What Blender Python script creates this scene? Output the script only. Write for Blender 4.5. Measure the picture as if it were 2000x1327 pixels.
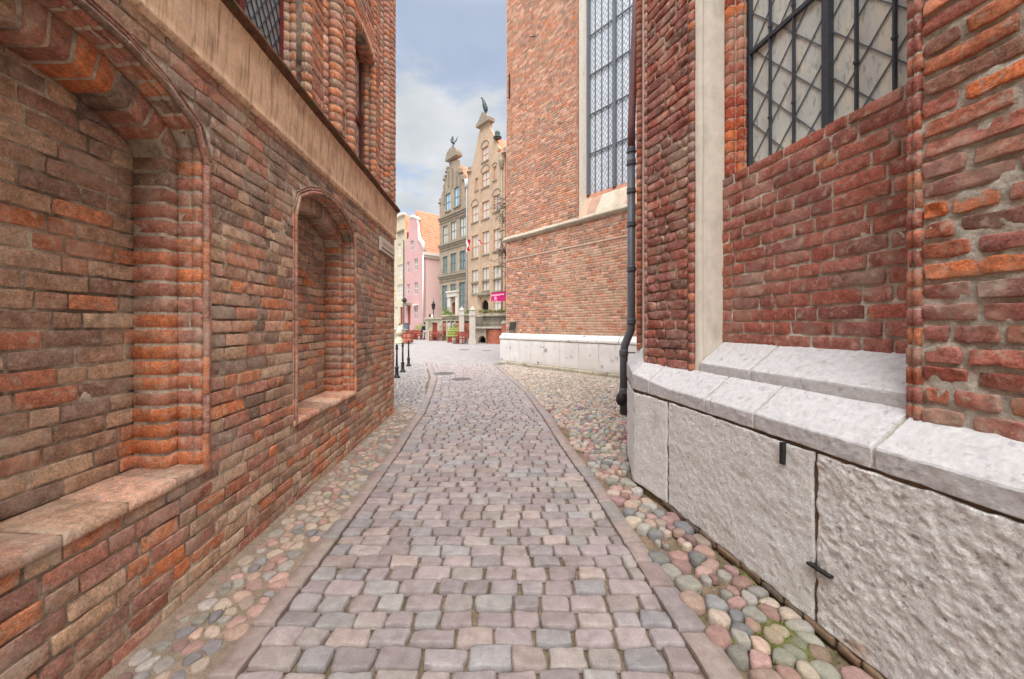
import bpy, bmesh, math, random
import numpy as np
from mathutils import Vector, Matrix
R_ = math.radians
for o in list(bpy.data.objects): bpy.data.objects.remove(o)
SC = bpy.context.scene; COL = SC.collection
# ------------------------------------------------------------------ camera, sky, sun, exposure
cam = bpy.data.cameras.new('camera'); co = bpy.data.objects.new('camera', cam); COL.objects.link(co)
co.location = (0, 0, 1.6); co.rotation_euler = (R_(90), 0, 0)
cam.sensor_width = 36; cam.lens = 12.96; cam.shift_y = -0.01425; cam.clip_start = .02; cam.clip_end = 2000
SC.camera = co
SC.view_settings.view_transform = 'Standard'; SC.view_settings.look = 'None'
SC.view_settings.gamma = 1; SC.view_settings.exposure = 2.14
SUN_EL, SUN_AZ = 62, 178          # azimuth clockwise from +Y; a high veiled sun behind the camera
def make_world():
    w = bpy.data.worlds.new('World'); SC.world = w; w.use_nodes = True
    nt = w.node_tree; N = nt.nodes; L = nt.links; N.clear()
    out = N.new('ShaderNodeOutputWorld'); bg = N.new('ShaderNodeBackground'); bg.inputs['Strength'].default_value = .1
    sky = N.new('ShaderNodeTexSky'); sky.sky_type = 'NISHITA'; sky.sun_disc = False
    sky.sun_elevation = R_(SUN_EL); sky.sun_rotation = R_(SUN_AZ); sky.air_density = 1.0; sky.dust_density = 1.5
    tc = N.new('ShaderNodeTexCoord'); sp = N.new('ShaderNodeSeparateXYZ'); L.new(tc.outputs['Generated'], sp.inputs[0])
    zc = N.new('ShaderNodeMath'); zc.operation = 'MAXIMUM'; L.new(sp.outputs['Z'], zc.inputs[0]); zc.inputs[1].default_value = .0
    za = N.new('ShaderNodeMath'); za.operation = 'ADD'; L.new(zc.outputs[0], za.inputs[0]); za.inputs[1].default_value = .22
    dv = N.new('ShaderNodeVectorMath'); dv.operation = 'DIVIDE'; L.new(tc.outputs['Generated'], dv.inputs[0])
    cb = N.new('ShaderNodeCombineXYZ'); [L.new(za.outputs[0], cb.inputs[i]) for i in range(3)]; L.new(cb.outputs[0], dv.inputs[1])
    mp = N.new('ShaderNodeMapping'); mp.inputs['Location'].default_value = (3.4, 1.2, 0); mp.inputs['Scale'].default_value = (1, 1.1, 1); L.new(dv.outputs[0], mp.inputs[0])
    n1 = N.new('ShaderNodeTexNoise'); n1.inputs['Scale'].default_value = 2.6; n1.inputs['Detail'].default_value = 9; n1.inputs['Roughness'].default_value = .58; n1.inputs['Distortion'].default_value = .5
    L.new(mp.outputs[0], n1.inputs['Vector'])
    # more cloud low down, thinner veil above
    el = N.new('ShaderNodeMapRange'); el.inputs[1].default_value = .05; el.inputs[2].default_value = .62; el.inputs[3].default_value = .26; el.inputs[4].default_value = -.04; L.new(sp.outputs['Z'], el.inputs[0])
    ad = N.new('ShaderNodeMath'); ad.operation = 'ADD'; L.new(n1.outputs['Fac'], ad.inputs[0]); L.new(el.outputs[0], ad.inputs[1])
    rp = N.new('ShaderNodeMapRange'); rp.inputs[1].default_value = .47; rp.inputs[2].default_value = .63; rp.interpolation_type = 'SMOOTHSTEP'; rp.inputs[3].default_value = .48; rp.inputs[4].default_value = .97; L.new(ad.outputs[0], rp.inputs[0])
    # cloud radiance (before the 0.1 strength), brighter towards the zenith as under a real overcast sky
    n2 = N.new('ShaderNodeTexNoise'); n2.inputs['Scale'].default_value = 4.5; n2.inputs['Detail'].default_value = 6; L.new(mp.outputs[0], n2.inputs['Vector'])
    cr = N.new('ShaderNodeMix'); cr.data_type = 'RGBA'; L.new(n2.outputs['Fac'], cr.inputs[0]); cr.inputs[6].default_value = (1.25, 1.36, 1.48, 1); cr.inputs[7].default_value = (2.5, 2.53, 2.56, 1)
    br = N.new('ShaderNodeMapRange'); br.inputs[1].default_value = .64; br.inputs[2].default_value = .86; br.inputs[3].default_value = .86; br.inputs[4].default_value = 5.0; br.interpolation_type = 'SMOOTHSTEP'; L.new(sp.outputs['Z'], br.inputs[0])
    vm = N.new('ShaderNodeVectorMath'); vm.operation = 'SCALE'; L.new(cr.outputs[2], vm.inputs[0]); L.new(br.outputs[0], vm.inputs['Scale'])
    sk = N.new('ShaderNodeVectorMath'); sk.operation = 'SCALE'; L.new(sky.outputs[0], sk.inputs[0]); sk.inputs['Scale'].default_value = .55
    mx = N.new('ShaderNodeMix'); mx.data_type = 'RGBA'; L.new(rp.outputs[0], mx.inputs[0]); L.new(sk.outputs[0], mx.inputs[6]); L.new(vm.outputs[0], mx.inputs[7])
    L.new(mx.outputs[2], bg.inputs['Color']); L.new(bg.outputs[0], out.inputs['Surface'])
make_world()
sl = bpy.data.lights.new('sun', 'SUN'); sl.energy = 1.2; sl.angle = R_(55); sl.color = (1, .95, .88)
so = bpy.data.objects.new('sun', sl); COL.objects.link(so)
sd = Vector((math.sin(R_(SUN_AZ))*math.cos(R_(SUN_EL)), math.cos(R_(SUN_AZ))*math.cos(R_(SUN_EL)), math.sin(R_(SUN_EL))))
so.rotation_euler = sd.to_track_quat('Z', 'Y').to_euler(); so.location = (0, 0, 30)

# ------------------------------------------------------------------ numeric helpers
def c(r, g, b):
    f = lambda v: (v/255/12.92) if v/255 <= .04045 else ((v/255+.055)/1.055)**2.4
    return (f(r), f(g), f(b))
def _h(ix, iy, iz, seed):
    n = (ix*73856093) ^ (iy*19349663) ^ (iz*83492791) ^ (seed*2654435761)
    n = n & 0xffffffff; n = ((n ^ (n >> 13))*1274126177) & 0xffffffff; n = n ^ (n >> 16)
    return (n & 0xffff)/65535.0
def vnoise(P, scale, seed=0):
    p = np.asarray(P, float)*scale; i = np.floor(p).astype(np.int64); f = p-i; f = f*f*(3-2*f)
    r = 0
    for dx in (0, 1):
        for dy in (0, 1):
            for dz in (0, 1):
                w = (f[..., 0] if dx else 1-f[..., 0])*(f[..., 1] if dy else 1-f[..., 1])*(f[..., 2] if dz else 1-f[..., 2])
                r = r+w*_h(i[..., 0]+dx, i[..., 1]+dy, i[..., 2]+dz, seed)
    return r*2-1
def fbm(P, scale, seed=0, o=3):
    r = 0; a = 1
    for k in range(o): r = r+a*vnoise(P, scale*2**k, seed+k*7); a *= .5
    return r
rng = np.random.default_rng(7)
class MB:
    def __init__(s): s.v = []; s.c = []; s.n = 0; s.lp = []; s.ls = []; s.mi = []
    def add(s, V, F, col=(1, 1, 1), mi=0):
        V = np.asarray(V, float).reshape(-1, 3); m = len(V)
        cc = np.asarray(col, float)
        if cc.ndim == 1: cc = np.tile(cc, (m, 1))
        s.v.append(V); s.c.append(cc)
        if isinstance(F, np.ndarray):
            s.lp.append((F+s.n).ravel()); s.ls.append(np.full(len(F), F.shape[1])); s.mi.append(np.full(len(F), mi))
        else:
            for f in F: s.lp.append(np.array(f)+s.n); s.ls.append(np.array([len(f)])); s.mi.append(np.array([mi]))
        s.n += m; return s
    def box(s, M, a, b, d, col=(1, 1, 1), mi=0):
        V = [M(x, y, z) for x in a for y in b for z in d]
        V = [[float(q) for q in p] for p in V]
        return s.add(V, np.array([[0, 1, 3, 2], [4, 6, 7, 5], [0, 4, 5, 1], [2, 3, 7, 6], [0, 2, 6, 4], [1, 5, 7, 3]]), col, mi)
    def beam(s, p, q, w, h=None, col=(1, 1, 1), mi=0, up=(0, 0, 1)):
        h = h or w; p = np.array(p, float); q = np.array(q, float); d = q-p; d /= np.linalg.norm(d)+1e-9
        u = np.array(up, float)
        if abs(d@u) > .95: u = np.array((1., 0, 0))
        a = np.cross(d, u); a /= np.linalg.norm(a); b = np.cross(a, d)
        V = [e+a*i*w/2+b*j*h/2 for e in (p, q) for i, j in ((-1, -1), (1, -1), (1, 1), (-1, 1))]
        return s.add(V, np.array([[0, 1, 5, 4], [1, 2, 6, 5], [2, 3, 7, 6], [3, 0, 4, 7], [3, 2, 1, 0], [4, 5, 6, 7]]), col, mi)
    def tube(s, pts, rad, n=10, col=(1, 1, 1), mi=0, caps=True):
        pts = np.array(pts, float); k = len(pts); rad = np.broadcast_to(np.array(rad, float), (k,))
        V = []; u = None
        for i in range(k):
            d = pts[min(i+1, k-1)]-pts[max(i-1, 0)]; d /= np.linalg.norm(d)+1e-9
            if u is None:
                u = np.array((1., 0, 0)) if abs(d[0]) < .9 else np.array((0, 1., 0))
            u = u-d*(u@d); u /= np.linalg.norm(u)+1e-9; w = np.cross(d, u)
            for j in range(n):
                t = 2*math.pi*j/n; V.append(pts[i]+rad[i]*(u*math.cos(t)+w*math.sin(t)))
        F = [[i*n+j, i*n+(j+1) % n, (i+1)*n+(j+1) % n, (i+1)*n+j] for i in range(k-1) for j in range(n)]
        if caps: F += [list(range(n))[::-1], [(k-1)*n+j for j in range(n)]]
        return s.add(V, F, col, mi)
    def lathe(s, cen, prof, n=20, col=(1, 1, 1), mi=0):
        V = []
        for r, z in prof:
            for j in range(n): t = 2*math.pi*j/n; V.append((cen[0]+r*math.cos(t), cen[1]+r*math.sin(t), cen[2]+z))
        k = len(prof)
        F = [[i*n+j, i*n+(j+1) % n, (i+1)*n+(j+1) % n, (i+1)*n+j] for i in range(k-1) for j in range(n)]
        F += [list(range(n))[::-1], [(k-1)*n+j for j in range(n)]]
        return s.add(V, F, col, mi)
    def build(s, name, mats, parent=None, smooth=True):
        me = bpy.data.meshes.new(name)
        if s.n:
            V = np.concatenate(s.v); lp = np.concatenate(s.lp).astype(np.int32); lt = np.concatenate(s.ls).astype(np.int32); mi = np.concatenate(s.mi).astype(np.int32)
            me.vertices.add(len(V)); me.vertices.foreach_set('co', V.ravel())
            me.loops.add(len(lp)); me.loops.foreach_set('vertex_index', lp)
            me.polygons.add(len(lt)); st = np.concatenate([[0], np.cumsum(lt)[:-1]]).astype(np.int32)
            me.polygons.foreach_set('loop_start', st); me.polygons.foreach_set('loop_total', lt)
            me.polygons.foreach_set('material_index', mi); me.polygons.foreach_set('use_smooth', np.full(len(lt), smooth))
            a = me.attributes.new('Col', 'FLOAT_COLOR', 'POINT'); C4 = np.ones((len(V), 4)); C4[:, :3] = np.concatenate(s.c)
            a.data.foreach_set('color', C4.ravel()); me.update(calc_edges=True); me.validate()
        for m in (mats if isinstance(mats, (list, tuple)) else [mats]): me.materials.append(m)
        o = bpy.data.objects.new(name, me); COL.objects.link(o)
        if parent is not None:
            o.parent = parent; p = parent; off = Vector((0, 0, 0))
            while p is not None: off += p.location; p = p.parent
            if not getattr(s, 'local', False): o.location = -off
        return o
def thing(name, label, cat, loc=(0, 0, 0), group=None, rz=0):
    o = bpy.data.objects.new(name, None); COL.objects.link(o); o.location = loc; o.rotation_euler = (0, 0, rz); o.empty_display_size = .3
    return tag(o, label, cat, group)
def tag(o, label=None, cat=None, group=None, kind=None):
    for k, v in (('label', label), ('category', cat), ('group', group), ('kind', kind)):
        if v: o[k] = v
    return o
def copy_tree(o, parent=None):
    n = o.copy(); COL.objects.link(n); n.parent = parent
    for ch in [x for x in bpy.data.objects if x.parent == o]: copy_tree(ch, n)
    return n
def XYZ(x, y, z): return (x, y, z)
def line_map(p0, p1, side=1):
    p0 = np.array(p0, float); d = np.array(p1, float)-p0; L = np.linalg.norm(d); d /= L; n = np.array((d[1], -d[0]))*side
    def M(s, t, e): return (p0[0]+d[0]*s+n[0]*e, p0[1]+d[1]*s+n[1]*e, t+0*s)
    M.L = L; return M
# ------------------------------------------------------------------ materials
def pm(name, col=None, vary=.25, vs=18, bump=.3, bs=60, rough=.85, spec=.3, stains=(), metal=0, grit=None, bd=.01):
    m = bpy.data.materials.new(name); m.use_nodes = True; nt = m.node_tree; N = nt.nodes; L = nt.links
    b = N['Principled BSDF']; b.inputs['Roughness'].default_value = rough; b.inputs['Metallic'].default_value = metal
    b.inputs['Specular IOR Level'].default_value = spec
    tc = N.new('ShaderNodeTexCoord'); ge = N.new('ShaderNodeNewGeometry')
    P = ge.outputs['Position']
    if col is None:
        a = N.new('ShaderNodeAttribute'); a.attribute_name = 'Col'; base = a.outputs['Color']
    else:
        a = N.new('ShaderNodeRGB'); a.outputs[0].default_value = (*col, 1); base = a.outputs[0]
    def noise(sc, det=5, ro=.6, vec=P):
        n = N.new('ShaderNodeTexNoise'); n.inputs['Scale'].default_value = sc; n.inputs['Detail'].default_value = det; n.inputs['Roughness'].default_value = ro; L.new(vec, n.inputs['Vector']); return n.outputs['Fac']
    def rng_(f, a0, a1, b0, b1):
        r = N.new('ShaderNodeMapRange'); r.inputs[1].default_value = a0; r.inputs[2].default_value = a1; r.inputs[3].default_value = b0; r.inputs[4].default_value = b1; L.new(f, r.inputs[0]); return r.outputs[0]
    if vary:
        f = rng_(noise(vs, 6, .65), .3, .7, 1-vary, 1+vary)
        v = N.new('ShaderNodeVectorMath'); v.operation = 'SCALE'; L.new(base, v.inputs[0]); L.new(f, v.inputs['Scale']); base = v.outputs[0]
    if grit:
        f = rng_(noise(grit[0], 4, .8), .34, .66, 1-grit[1], 1+grit[1]*.8)
        v = N.new('ShaderNodeVectorMath'); v.operation = 'SCALE'; L.new(base, v.inputs[0]); L.new(f, v.inputs['Scale']); base = v.outputs[0]
    for st in stains:      # (colour, scale, lo, hi, strength[, zscale])
        vec = P
        if len(st) > 5:
            mpn = N.new('ShaderNodeMapping'); mpn.inputs['Scale'].default_value = (1, 1, st[5]); L.new(P, mpn.inputs[0]); vec = mpn.outputs[0]
        f = rng_(noise(st[1], 6, .6, vec), st[2], st[3], 0, st[4])
        mx = N.new('ShaderNodeMix'); mx.data_type = 'RGBA'; L.new(f, mx.inputs[0]); L.new(base, mx.inputs[6]); mx.inputs[7].default_value = (*st[0], 1); base = mx.outputs[2]
    L.new(base, b.inputs['Base Color'])
    if bump:
        h = noise(bs, 8, .7); bp = N.new('ShaderNodeBump'); bp.inputs['Strength'].default_value = bump; bp.inputs['Distance'].default_value = bd; L.new(h, bp.inputs['Height']); L.new(bp.outputs[0], b.inputs['Normal'])
    return m
M = {}
M['brick'] = pm('old_brick', None, .38, 22, .8, 70, .95, .08, stains=((c(92, 80, 74), 6, .52, .72, .45), (c(206, 190, 172), 3.5, .50, .68, .45), (c(220, 204, 186), 24, .54, .70, .6), (c(104, 84, 72), 48, .60, .72, .6)), bd=.010, grit=(95, .38))
M['brick_far'] = pm('church_brick', None, .28, 8, .3, 40, .92, .12, stains=((c(214, 190, 168), 7, .48, .72, .55), (c(120, 98, 88), 1.1, .54, .72, .35)), grit=(22, .2))
M['mortar'] = pm('mortar', c(212, 198, 180), .25, 30, .9, 90, .95, .1, stains=((c(98, 84, 74), 2.6, .44, .60, .85), (c(230, 220, 204), 9, .55, .70, .6)), grit=(110, .3))  # dark patches paint joint shading into the mortar colour
M['mortar_light'] = pm('light_mortar', c(226, 218, 204), .25, 35, 1.0, 70, .95, .1, stains=((c(140, 130, 120), 7, .5, .7, .5),), bd=.02, grit=(110, .25))
M['mortar_far'] = pm('church_mortar', c(200, 184, 166), .15, 6, .2, 50, .95, .1)
M['plaster'] = pm('beige_plaster', c(238, 202, 170), .14, 10, .35, 45, .9, .15, grit=(90, .12), stains=((c(122, 92, 76), 34, .50, .68, .7, .025), (c(150, 116, 94), 3.5, .5, .7, .55), (c(235, 212, 190), 5, .54, .7, .4)))
M['plaster_white'] = pm('limewash', c(222, 214, 202), .1, 12, .35, 30, .9, .15, stains=((c(150, 142, 132), 7, .52, .72, .35, .3),))
M['stone'] = pm('limestone', c(242, 244, 242), .14, 40, .9, 60, .85, .2, stains=((c(120, 116, 114), 42, .60, .70, .6), (c(176, 160, 148), 4, .6, .75, .4)), bd=.012, grit=(110, .16))
M['stone_cap'] = pm('limestone_cap', c(208, 208, 210), .16, 30, .45, 45, .8, .2, stains=((c(150, 148, 150), 22, .58, .66, .5), (c(170, 160, 140), 3, .62, .75, .35)))
M['stone_rough'] = pm('quarry_faced_limestone', c(244, 244, 242), .2, 22, .8, 38, .9, .15, stains=((c(132, 122, 118), 26, .58, .66, .65), (c(186, 138, 104), 3.1, .6, .72, .7)), bd=.02, grit=(80, .2))
M['stone_nave'] = pm('white_stone', c(232, 228, 224), .1, 4, .3, 40, .85, .2, stains=((c(120, 118, 122), 3.0, .60, .68, .75), (c(190, 180, 160), 1, .5, .7, .4)))
M['sett'] = pm('granite_setts', None, .2, 14, .6, 120, .48, .5, stains=((c(200, 190, 178), 16, .6, .8, .35), (c(116, 100, 88), 6, .54, .72, .5)), bd=.006, grit=(160, .22))
M['cobble'] = pm('river_cobbles', None, .22, 25, .3, 70, .75, .3, grit=(140, .2), stains=((c(150, 150, 120), 5, .56, .72, .4),), bd=.006)
M['sand'] = pm('joint_sand', c(138, 120, 102), .35, 25, .8, 130, .95, .1, stains=((c(84, 88, 52), 3, .50, .64, .75), (c(95, 82, 70), 8, .5, .7, .6)), bd=.01)
M['dirt'] = pm('trodden_dirt', c(150, 134, 119), .3, grit=(120, .3), vs=20, bump=.7, bs=90, rough=.95, spec=.1, stains=((c(120, 118, 92), 3.3, .56, .7, .5), (c(132, 114, 98), 9, .5, .7, .6),), bd=.01)
M['iron'] = pm('black_iron', c(42, 42, 44), .2, 30, .2, 80, .55, .4)
M['lead'] = pm('dark_steel_bars', c(70, 76, 86), .2, 30, .2, 80, .5, .4)
M['pipe'] = pm('grey_downpipe', c(96, 101, 108), .15, 10, .1, 60, .45, .4, stains=((c(110, 108, 104), 12, .58, .7, .4),))
M['pipe_red'] = pm('red_brown_downpipe', c(128, 92, 92), .15, 10, .1, 60, .5, .4)
M['red_frame'] = pm('oxblood_frame', c(120, 48, 46), .2, 12, .15, 60, .6, .3)
M['glass'] = pm('leaded_glass', c(150, 156, 160), .15, 9, .12, 14, .12, .8, bd=.02)
M['glass_grime_glare'] = pm('grimy_glare_glass', c(214, 222, 220), .1, 5, .25, 16, .3, .4, stains=((c(236, 236, 222), 3.0, .50, .55, .85, .35), (c(96, 98, 96), 5, .60, .68, .6, .5), (c(120, 124, 122), 34, .56, .66, .5, .3)), bd=.02)  # pale streaks paint reflections into the colour; grey stains are grime
M['glass_dark'] = pm('window_glass', c(120, 128, 128), .2, 1.5, .1, 3, .1, .9, bd=.03)
M['glass_warm'] = pm('pale_window_glass', c(205, 200, 190), .12, 1.2, .05, 3, .15, .8)
M['house_brown'] = pm('grey_brown_stone', c(166, 152, 134), .2, 1.5, .4, 8, .9, .15, stains=((c(150, 130, 110), .9, .5, .7, .5),))
M['house_tan'] = pm('tan_render', c(192, 168, 144), .16, 1.5, .3, 8, .9, .15, stains=((c(184, 152, 126), .8, .5, .72, .5),))
M['trim_brown'] = pm('weathered_stone_trim', c(150, 140, 124), .2, 3, .3, 12, .9, .15)
M['pink'] = pm('pink_render', c(206, 166, 164), .06, .8, .1, 6, .9, .15)
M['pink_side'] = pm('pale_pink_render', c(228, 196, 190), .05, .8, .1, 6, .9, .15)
M['cream'] = pm('cream_render', c(208, 196, 170), .1, 1.2, .2, 6, .9, .15)
M['white'] = pm('white_paint', c(225, 220, 210), .05, 3, 0, 3, .7, .2)
M['teal'] = pm('teal_frame', c(92, 124, 120), .1, 3, 0, 3, .6, .3)
M['ochre'] = pm('ochre_frame', c(190, 130, 84), .1, 3, 0, 3, .6, .3)
M['bronze'] = pm('verdigris_bronze', c(72, 88, 86), .3, 4, .2, 9, .6, .4, metal=.3)
M['leaf'] = pm('leaves', None, .3, 3, 0, 3, .7, .2)
M['bark'] = pm('bark', c(92, 78, 68), .3, 6, .4, 20, .9, .1)
M['wood_red'] = pm('red_brown_wood', c(140, 62, 50), .2, 5, .15, 30, .6, .3)
M['wood_top'] = pm('pale_table_top', c(196, 140, 128), .15, 4, .1, 30, .6, .3)
M['terrace'] = pm('terrace_stone', c(182, 172, 152), .25, 1.5, .4, 10, .9, .15, stains=((c(84, 92, 60), .9, .5, .68, .6),))
M['col_stone'] = pm('pillar_stone', c(184, 178, 168), .15, 3, .3, 14, .85, .2)
M['brick_soft'] = pm('terrace_brick', c(176, 108, 88), .25, 4, .3, 12, .9, .15)
M['opening_shade'] = pm('painted_opening_shade', c(38, 34, 32), .2, 3, 0, 3, .9, .1)  # near-black colour standing in for the shade inside openings
M['magenta'] = pm('magenta_cloth', c(196, 40, 108), .06, 4, 0, 3, .8, .2)
M['rose'] = pm('pale_rose_print', c(244, 168, 190), .03, 4, 0, 3, .8, .2)
M['red_flag'] = pm('red_flag_cloth', c(200, 24, 60), .06, 4, 0, 3, .8, .2)
M['skin'] = pm('skin', c(205, 160, 135), .05, 4, 0, 3, .6, .3)
M['navy'] = pm('navy_cloth', c(44, 52, 84), .1, 8, 0, 3, .9, .1)
M['lightcloth'] = pm('light_grey_cloth', c(190, 192, 196), .1, 8, 0, 3, .9, .1)
M['whitecloth'] = pm('white_cloth', c(228, 224, 220), .05, 8, 0, 3, .9, .1)
M['blackcloth'] = pm('black_cloth', c(40, 38, 40), .1, 8, 0, 3, .9, .1)
M['hair'] = pm('dark_hair', c(58, 42, 34), .1, 20, 0, 3, .7, .2)
M['sign_white'] = pm('sign_enamel', c(214, 202, 190), .06, 10, 0, 3, .5, .4)
M['sign_grey'] = pm('sign_lettering', c(120, 112, 104), .1, 12, 0, 3, .6, .3)
M['plank'] = pm('crate_brick_red', c(182, 118, 98), .18, 6, .2, 20, .85, .2)
def tile_mat():
    m = pm('orange_roof_tiles', c(224, 146, 116), .16, 2, 0, 3, .85, .2, stains=((c(170, 90, 70), 1.1, .5, .7, .4),))
    nt = m.node_tree; N = nt.nodes; L = nt.links; ge = N.new('ShaderNodeNewGeometry')
    w = N.new('ShaderNodeTexWave'); w.bands_direction = 'Z'; w.inputs['Scale'].default_value = 1.1; w.inputs['Distortion'].default_value = .4; L.new(ge.outputs['Position'], w.inputs['Vector'])
    bp = N.new('ShaderNodeBump'); bp.inputs['Strength'].default_value = .8; bp.inputs['Distance'].default_value = .06; L.new(w.outputs['Fac'], bp.inputs['Height']); L.new(bp.outputs[0], N['Principled BSDF'].inputs['Normal'])
    return m
M['tiles'] = tile_mat()
def plaza_mat():
    m = pm('plaza_setts', c(158, 152, 150), .12, 3, 0, 3, .7, .4)
    nt = m.node_tree; N = nt.nodes; L = nt.links; ge = N.new('ShaderNodeNewGeometry'); b = N['Principled BSDF']
    br = N.new('ShaderNodeTexBrick'); br.inputs['Scale'].default_value = 1; br.inputs['Brick Width'].default_value = .19; br.inputs['Row Height'].default_value = .13; br.inputs['Mortar Size'].default_value = .009; br.inputs['Mortar Smooth'].default_value = .5
    br.inputs['Color1'].default_value = (*c(170, 164, 162), 1); br.inputs['Color2'].default_value = (*c(146, 141, 142), 1); br.inputs['Mortar'].default_value = (*c(116, 108, 98), 1)
    n = N.new('ShaderNodeTexNoise'); n.inputs['Scale'].default_value = 3; L.new(ge.outputs['Position'], n.inputs['Vector'])
    ad = N.new('ShaderNodeVectorMath'); ad.operation = 'MULTIPLY_ADD'; L.new(n.outputs['Color'], ad.inputs[0]); ad.inputs[1].default_value = (.05, .05, 0); L.new(ge.outputs['Position'], ad.inputs[2])
    L.new(ad.outputs[0], br.inputs['Vector']); L.new(br.outputs['Color'], b.inputs['Base Color'])
    bp = N.new('ShaderNodeBump'); bp.invert = True; bp.inputs['Strength'].default_value = .6; bp.inputs['Distance'].default_value = .02; L.new(br.outputs['Fac'], bp.inputs['Height']); L.new(bp.outputs[0], b.inputs['Normal'])
    return m
M['plaza'] = plaza_mat()

# ------------------------------------------------------------------ stone and brick generators
def slabs(mb, rects, cols, Mf, drop=.012, bev=.007, dome=.0, jit=.003, rough=.0015, nx=8, ny=5, warp=0, warps=2.2, rnd=0, seed=1, tilt=0, mi=0, js=22):
    """each rect (s0,s1,t0,t1) becomes one separate rough-edged stone standing out of the joint plane"""
    Rr = np.asarray(rects, float)
    if len(Rr) == 0: return
    n = len(Rr); s0, s1, t0, t1 = [Rr[:, k][:, None, None] for k in range(4)]
    nx = max(nx, 6); ny = max(ny, 6); bx_ = np.minimum(bev, (s1-s0)*.25); by_ = np.minimum(bev, (t1-t0)*.25)
    iu = np.arange(nx); iv = np.arange(ny)
    fu = np.clip((iu-2)/max(1, nx-5), 0, 1)[None, :, None]; fv = np.clip((iv-2)/max(1, ny-5), 0, 1)[None, None, :]
    off = lambda i, n, b: np.where(i == 0, -1., np.where(i == n-1, 1., 0.))*b
    eu = (np.where(iu == 0, -1.5, np.where(iu == 1, -1, 0))+np.where(iu == nx-1, 1.5, np.where(iu == nx-2, 1, 0)))[None, :, None]; ev = (np.where(iv == 0, -1.5, np.where(iv == 1, -1, 0))+np.where(iv == ny-1, 1.5, np.where(iv == ny-2, 1, 0)))[None, None, :]
    S = (s0+1.5*bx_)+(s1-s0-3*bx_)*fu+eu*bx_+0*fv; T = (t0+1.5*by_)+(t1-t0-3*by_)*fv+ev*by_+0*fu
    ring = np.minimum(np.minimum(iu, nx-1-iu)[:, None], np.minimum(iv, ny-1-iv)[None, :])[None]
    Uc = (S-s0)/(s1-s0)*2-1; Vc = (T-t0)/(t1-t0)*2-1
    if rnd:
        k = rnd*np.abs(Uc)**5*np.abs(Vc)**5
        S = S-np.sign(Uc)*k; T = T-np.sign(Vc)*k
    idp = rng.random((n, 1, 1))*50
    Q = np.stack([S+idp, T+idp*.37, np.full_like(S, 3.3)+0*idp], -1)
    edge = (ring <= 1)
    js1 = fbm(Q, js, seed, 2)*jit; js2 = fbm(Q+9.1, js, seed+3, 2)*jit
    S2 = S+js1*np.where(edge, 1, .3); T2 = T+js2*np.where(edge, 1, .3)
    D = np.where(ring == 0, -drop, np.where(ring == 1, -bev*.3, 0.))+0*S
    D = D+dome*(1-Uc**2)*(1-Vc**2)*(ring > 0)+rough*fbm(Q, js*1.4, seed+5, 3)*(ring > 0)
    if tilt:
        a = rng.normal(0, tilt, (n, 1, 1)); b = rng.normal(0, tilt, (n, 1, 1)); h = rng.normal(0, tilt*.6, (n, 1, 1))
        D = D+(a*Uc+b*Vc+h)*(ring > 0)
    if warp:
        W = np.stack([S2, T2, 0*S2], -1); S2 = S2+warp*fbm(W, warps, 41, 2); T2 = T2+warp*fbm(W+5, warps, 43, 2)
    X, Y, Z = Mf(S2, T2, D); V = np.stack([X+0*S2, Y+0*S2, Z+0*S2], -1).reshape(-1, 3)
    g = (np.arange(nx-1)[:, None]*ny+np.arange(ny-1)[None, :]).ravel()
    q = np.stack([g, g+ny, g+ny+1, g+1], 1)
    F = (np.arange(n)[:, None, None]*nx*ny+q[None]).reshape(-1, 4)
    C = np.repeat(np.asarray(cols, float), nx*ny, axis=0)
    mb.add(V, F, C, mi)
def courses(t0, t1, h, joint, ivf, ls=.262, lh=.13, r=None, jl=.012):
    """brick rectangles of every course between t0 and t1; ivf(ta,tb) gives the free intervals"""
    r = r or random.Random(5); out = []; k = 0; t = t0
    while t+h*.6 < t1:
        tb = min(t+h, t1)
        for a, b in ivf(t, tb):
            s = a; i = r.randint(0, 2)
            while s < b-.02:
                L = (lh if (i+k) % 3 == 0 else ls)*r.uniform(.92, 1.08); i += 1
                if s == a: L *= (1, .55, .8)[k % 3]
                e = s+L
                if b-e < .07: e = b
                out.append((s+jl/2*r.uniform(.6, 1.4), e-jl/2*r.uniform(.6, 1.4), t+joint/2*r.uniform(.7, 1.3), tb-joint/2*r.uniform(.7, 1.3))); s = e
        t += h; k += 1
    return out
PAL = dict(
    orange=[(205, 126, 90), (192, 112, 80), (214, 138, 100), (190, 118, 92), (216, 124, 74)],
    tan=[(216, 184, 156), (204, 170, 144), (224, 196, 166), (208, 174, 142)],
    brown=[(168, 136, 118), (156, 126, 110), (178, 146, 122), (162, 120, 104)],
    dark=[(118, 106, 102), (130, 114, 108), (104, 96, 96), (136, 112, 104)],
    red=[(186, 108, 92), (172, 98, 84), (192, 120, 104), (176, 112, 102)],
    wine=[(166, 112, 106), (154, 102, 98), (180, 122, 114)],
    peach=[(226, 172, 146), (220, 160, 132), (232, 184, 160), (214, 152, 126)])
BLEND = [c(174, 140, 118), .46]
def pick(kinds, w, r):
    k = r.choices(kinds, w)[0]; q = c(*r.choice(PAL[k])); f = r.uniform(*(BLEND[2] if len(BLEND) > 2 else (1.0, 1.28))); m, a = BLEND[:2]
    if k == 'orange' or k == 'peach': a *= .62
    return [min(.8, (x*(1-a)+y*a)*f) for x, y in zip(q, m)]
def sheet(mb, Mf, cells, d, res=.05, mi=0, col=(1, 1, 1)):
    for s0, s1, t0, t1 in cells:
        mb.add([Mf(s0, t0, d), Mf(s1, t0, d), Mf(s1, t1, d), Mf(s0, t1, d)], np.array([[0, 1, 2, 3]]), col, mi)
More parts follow.
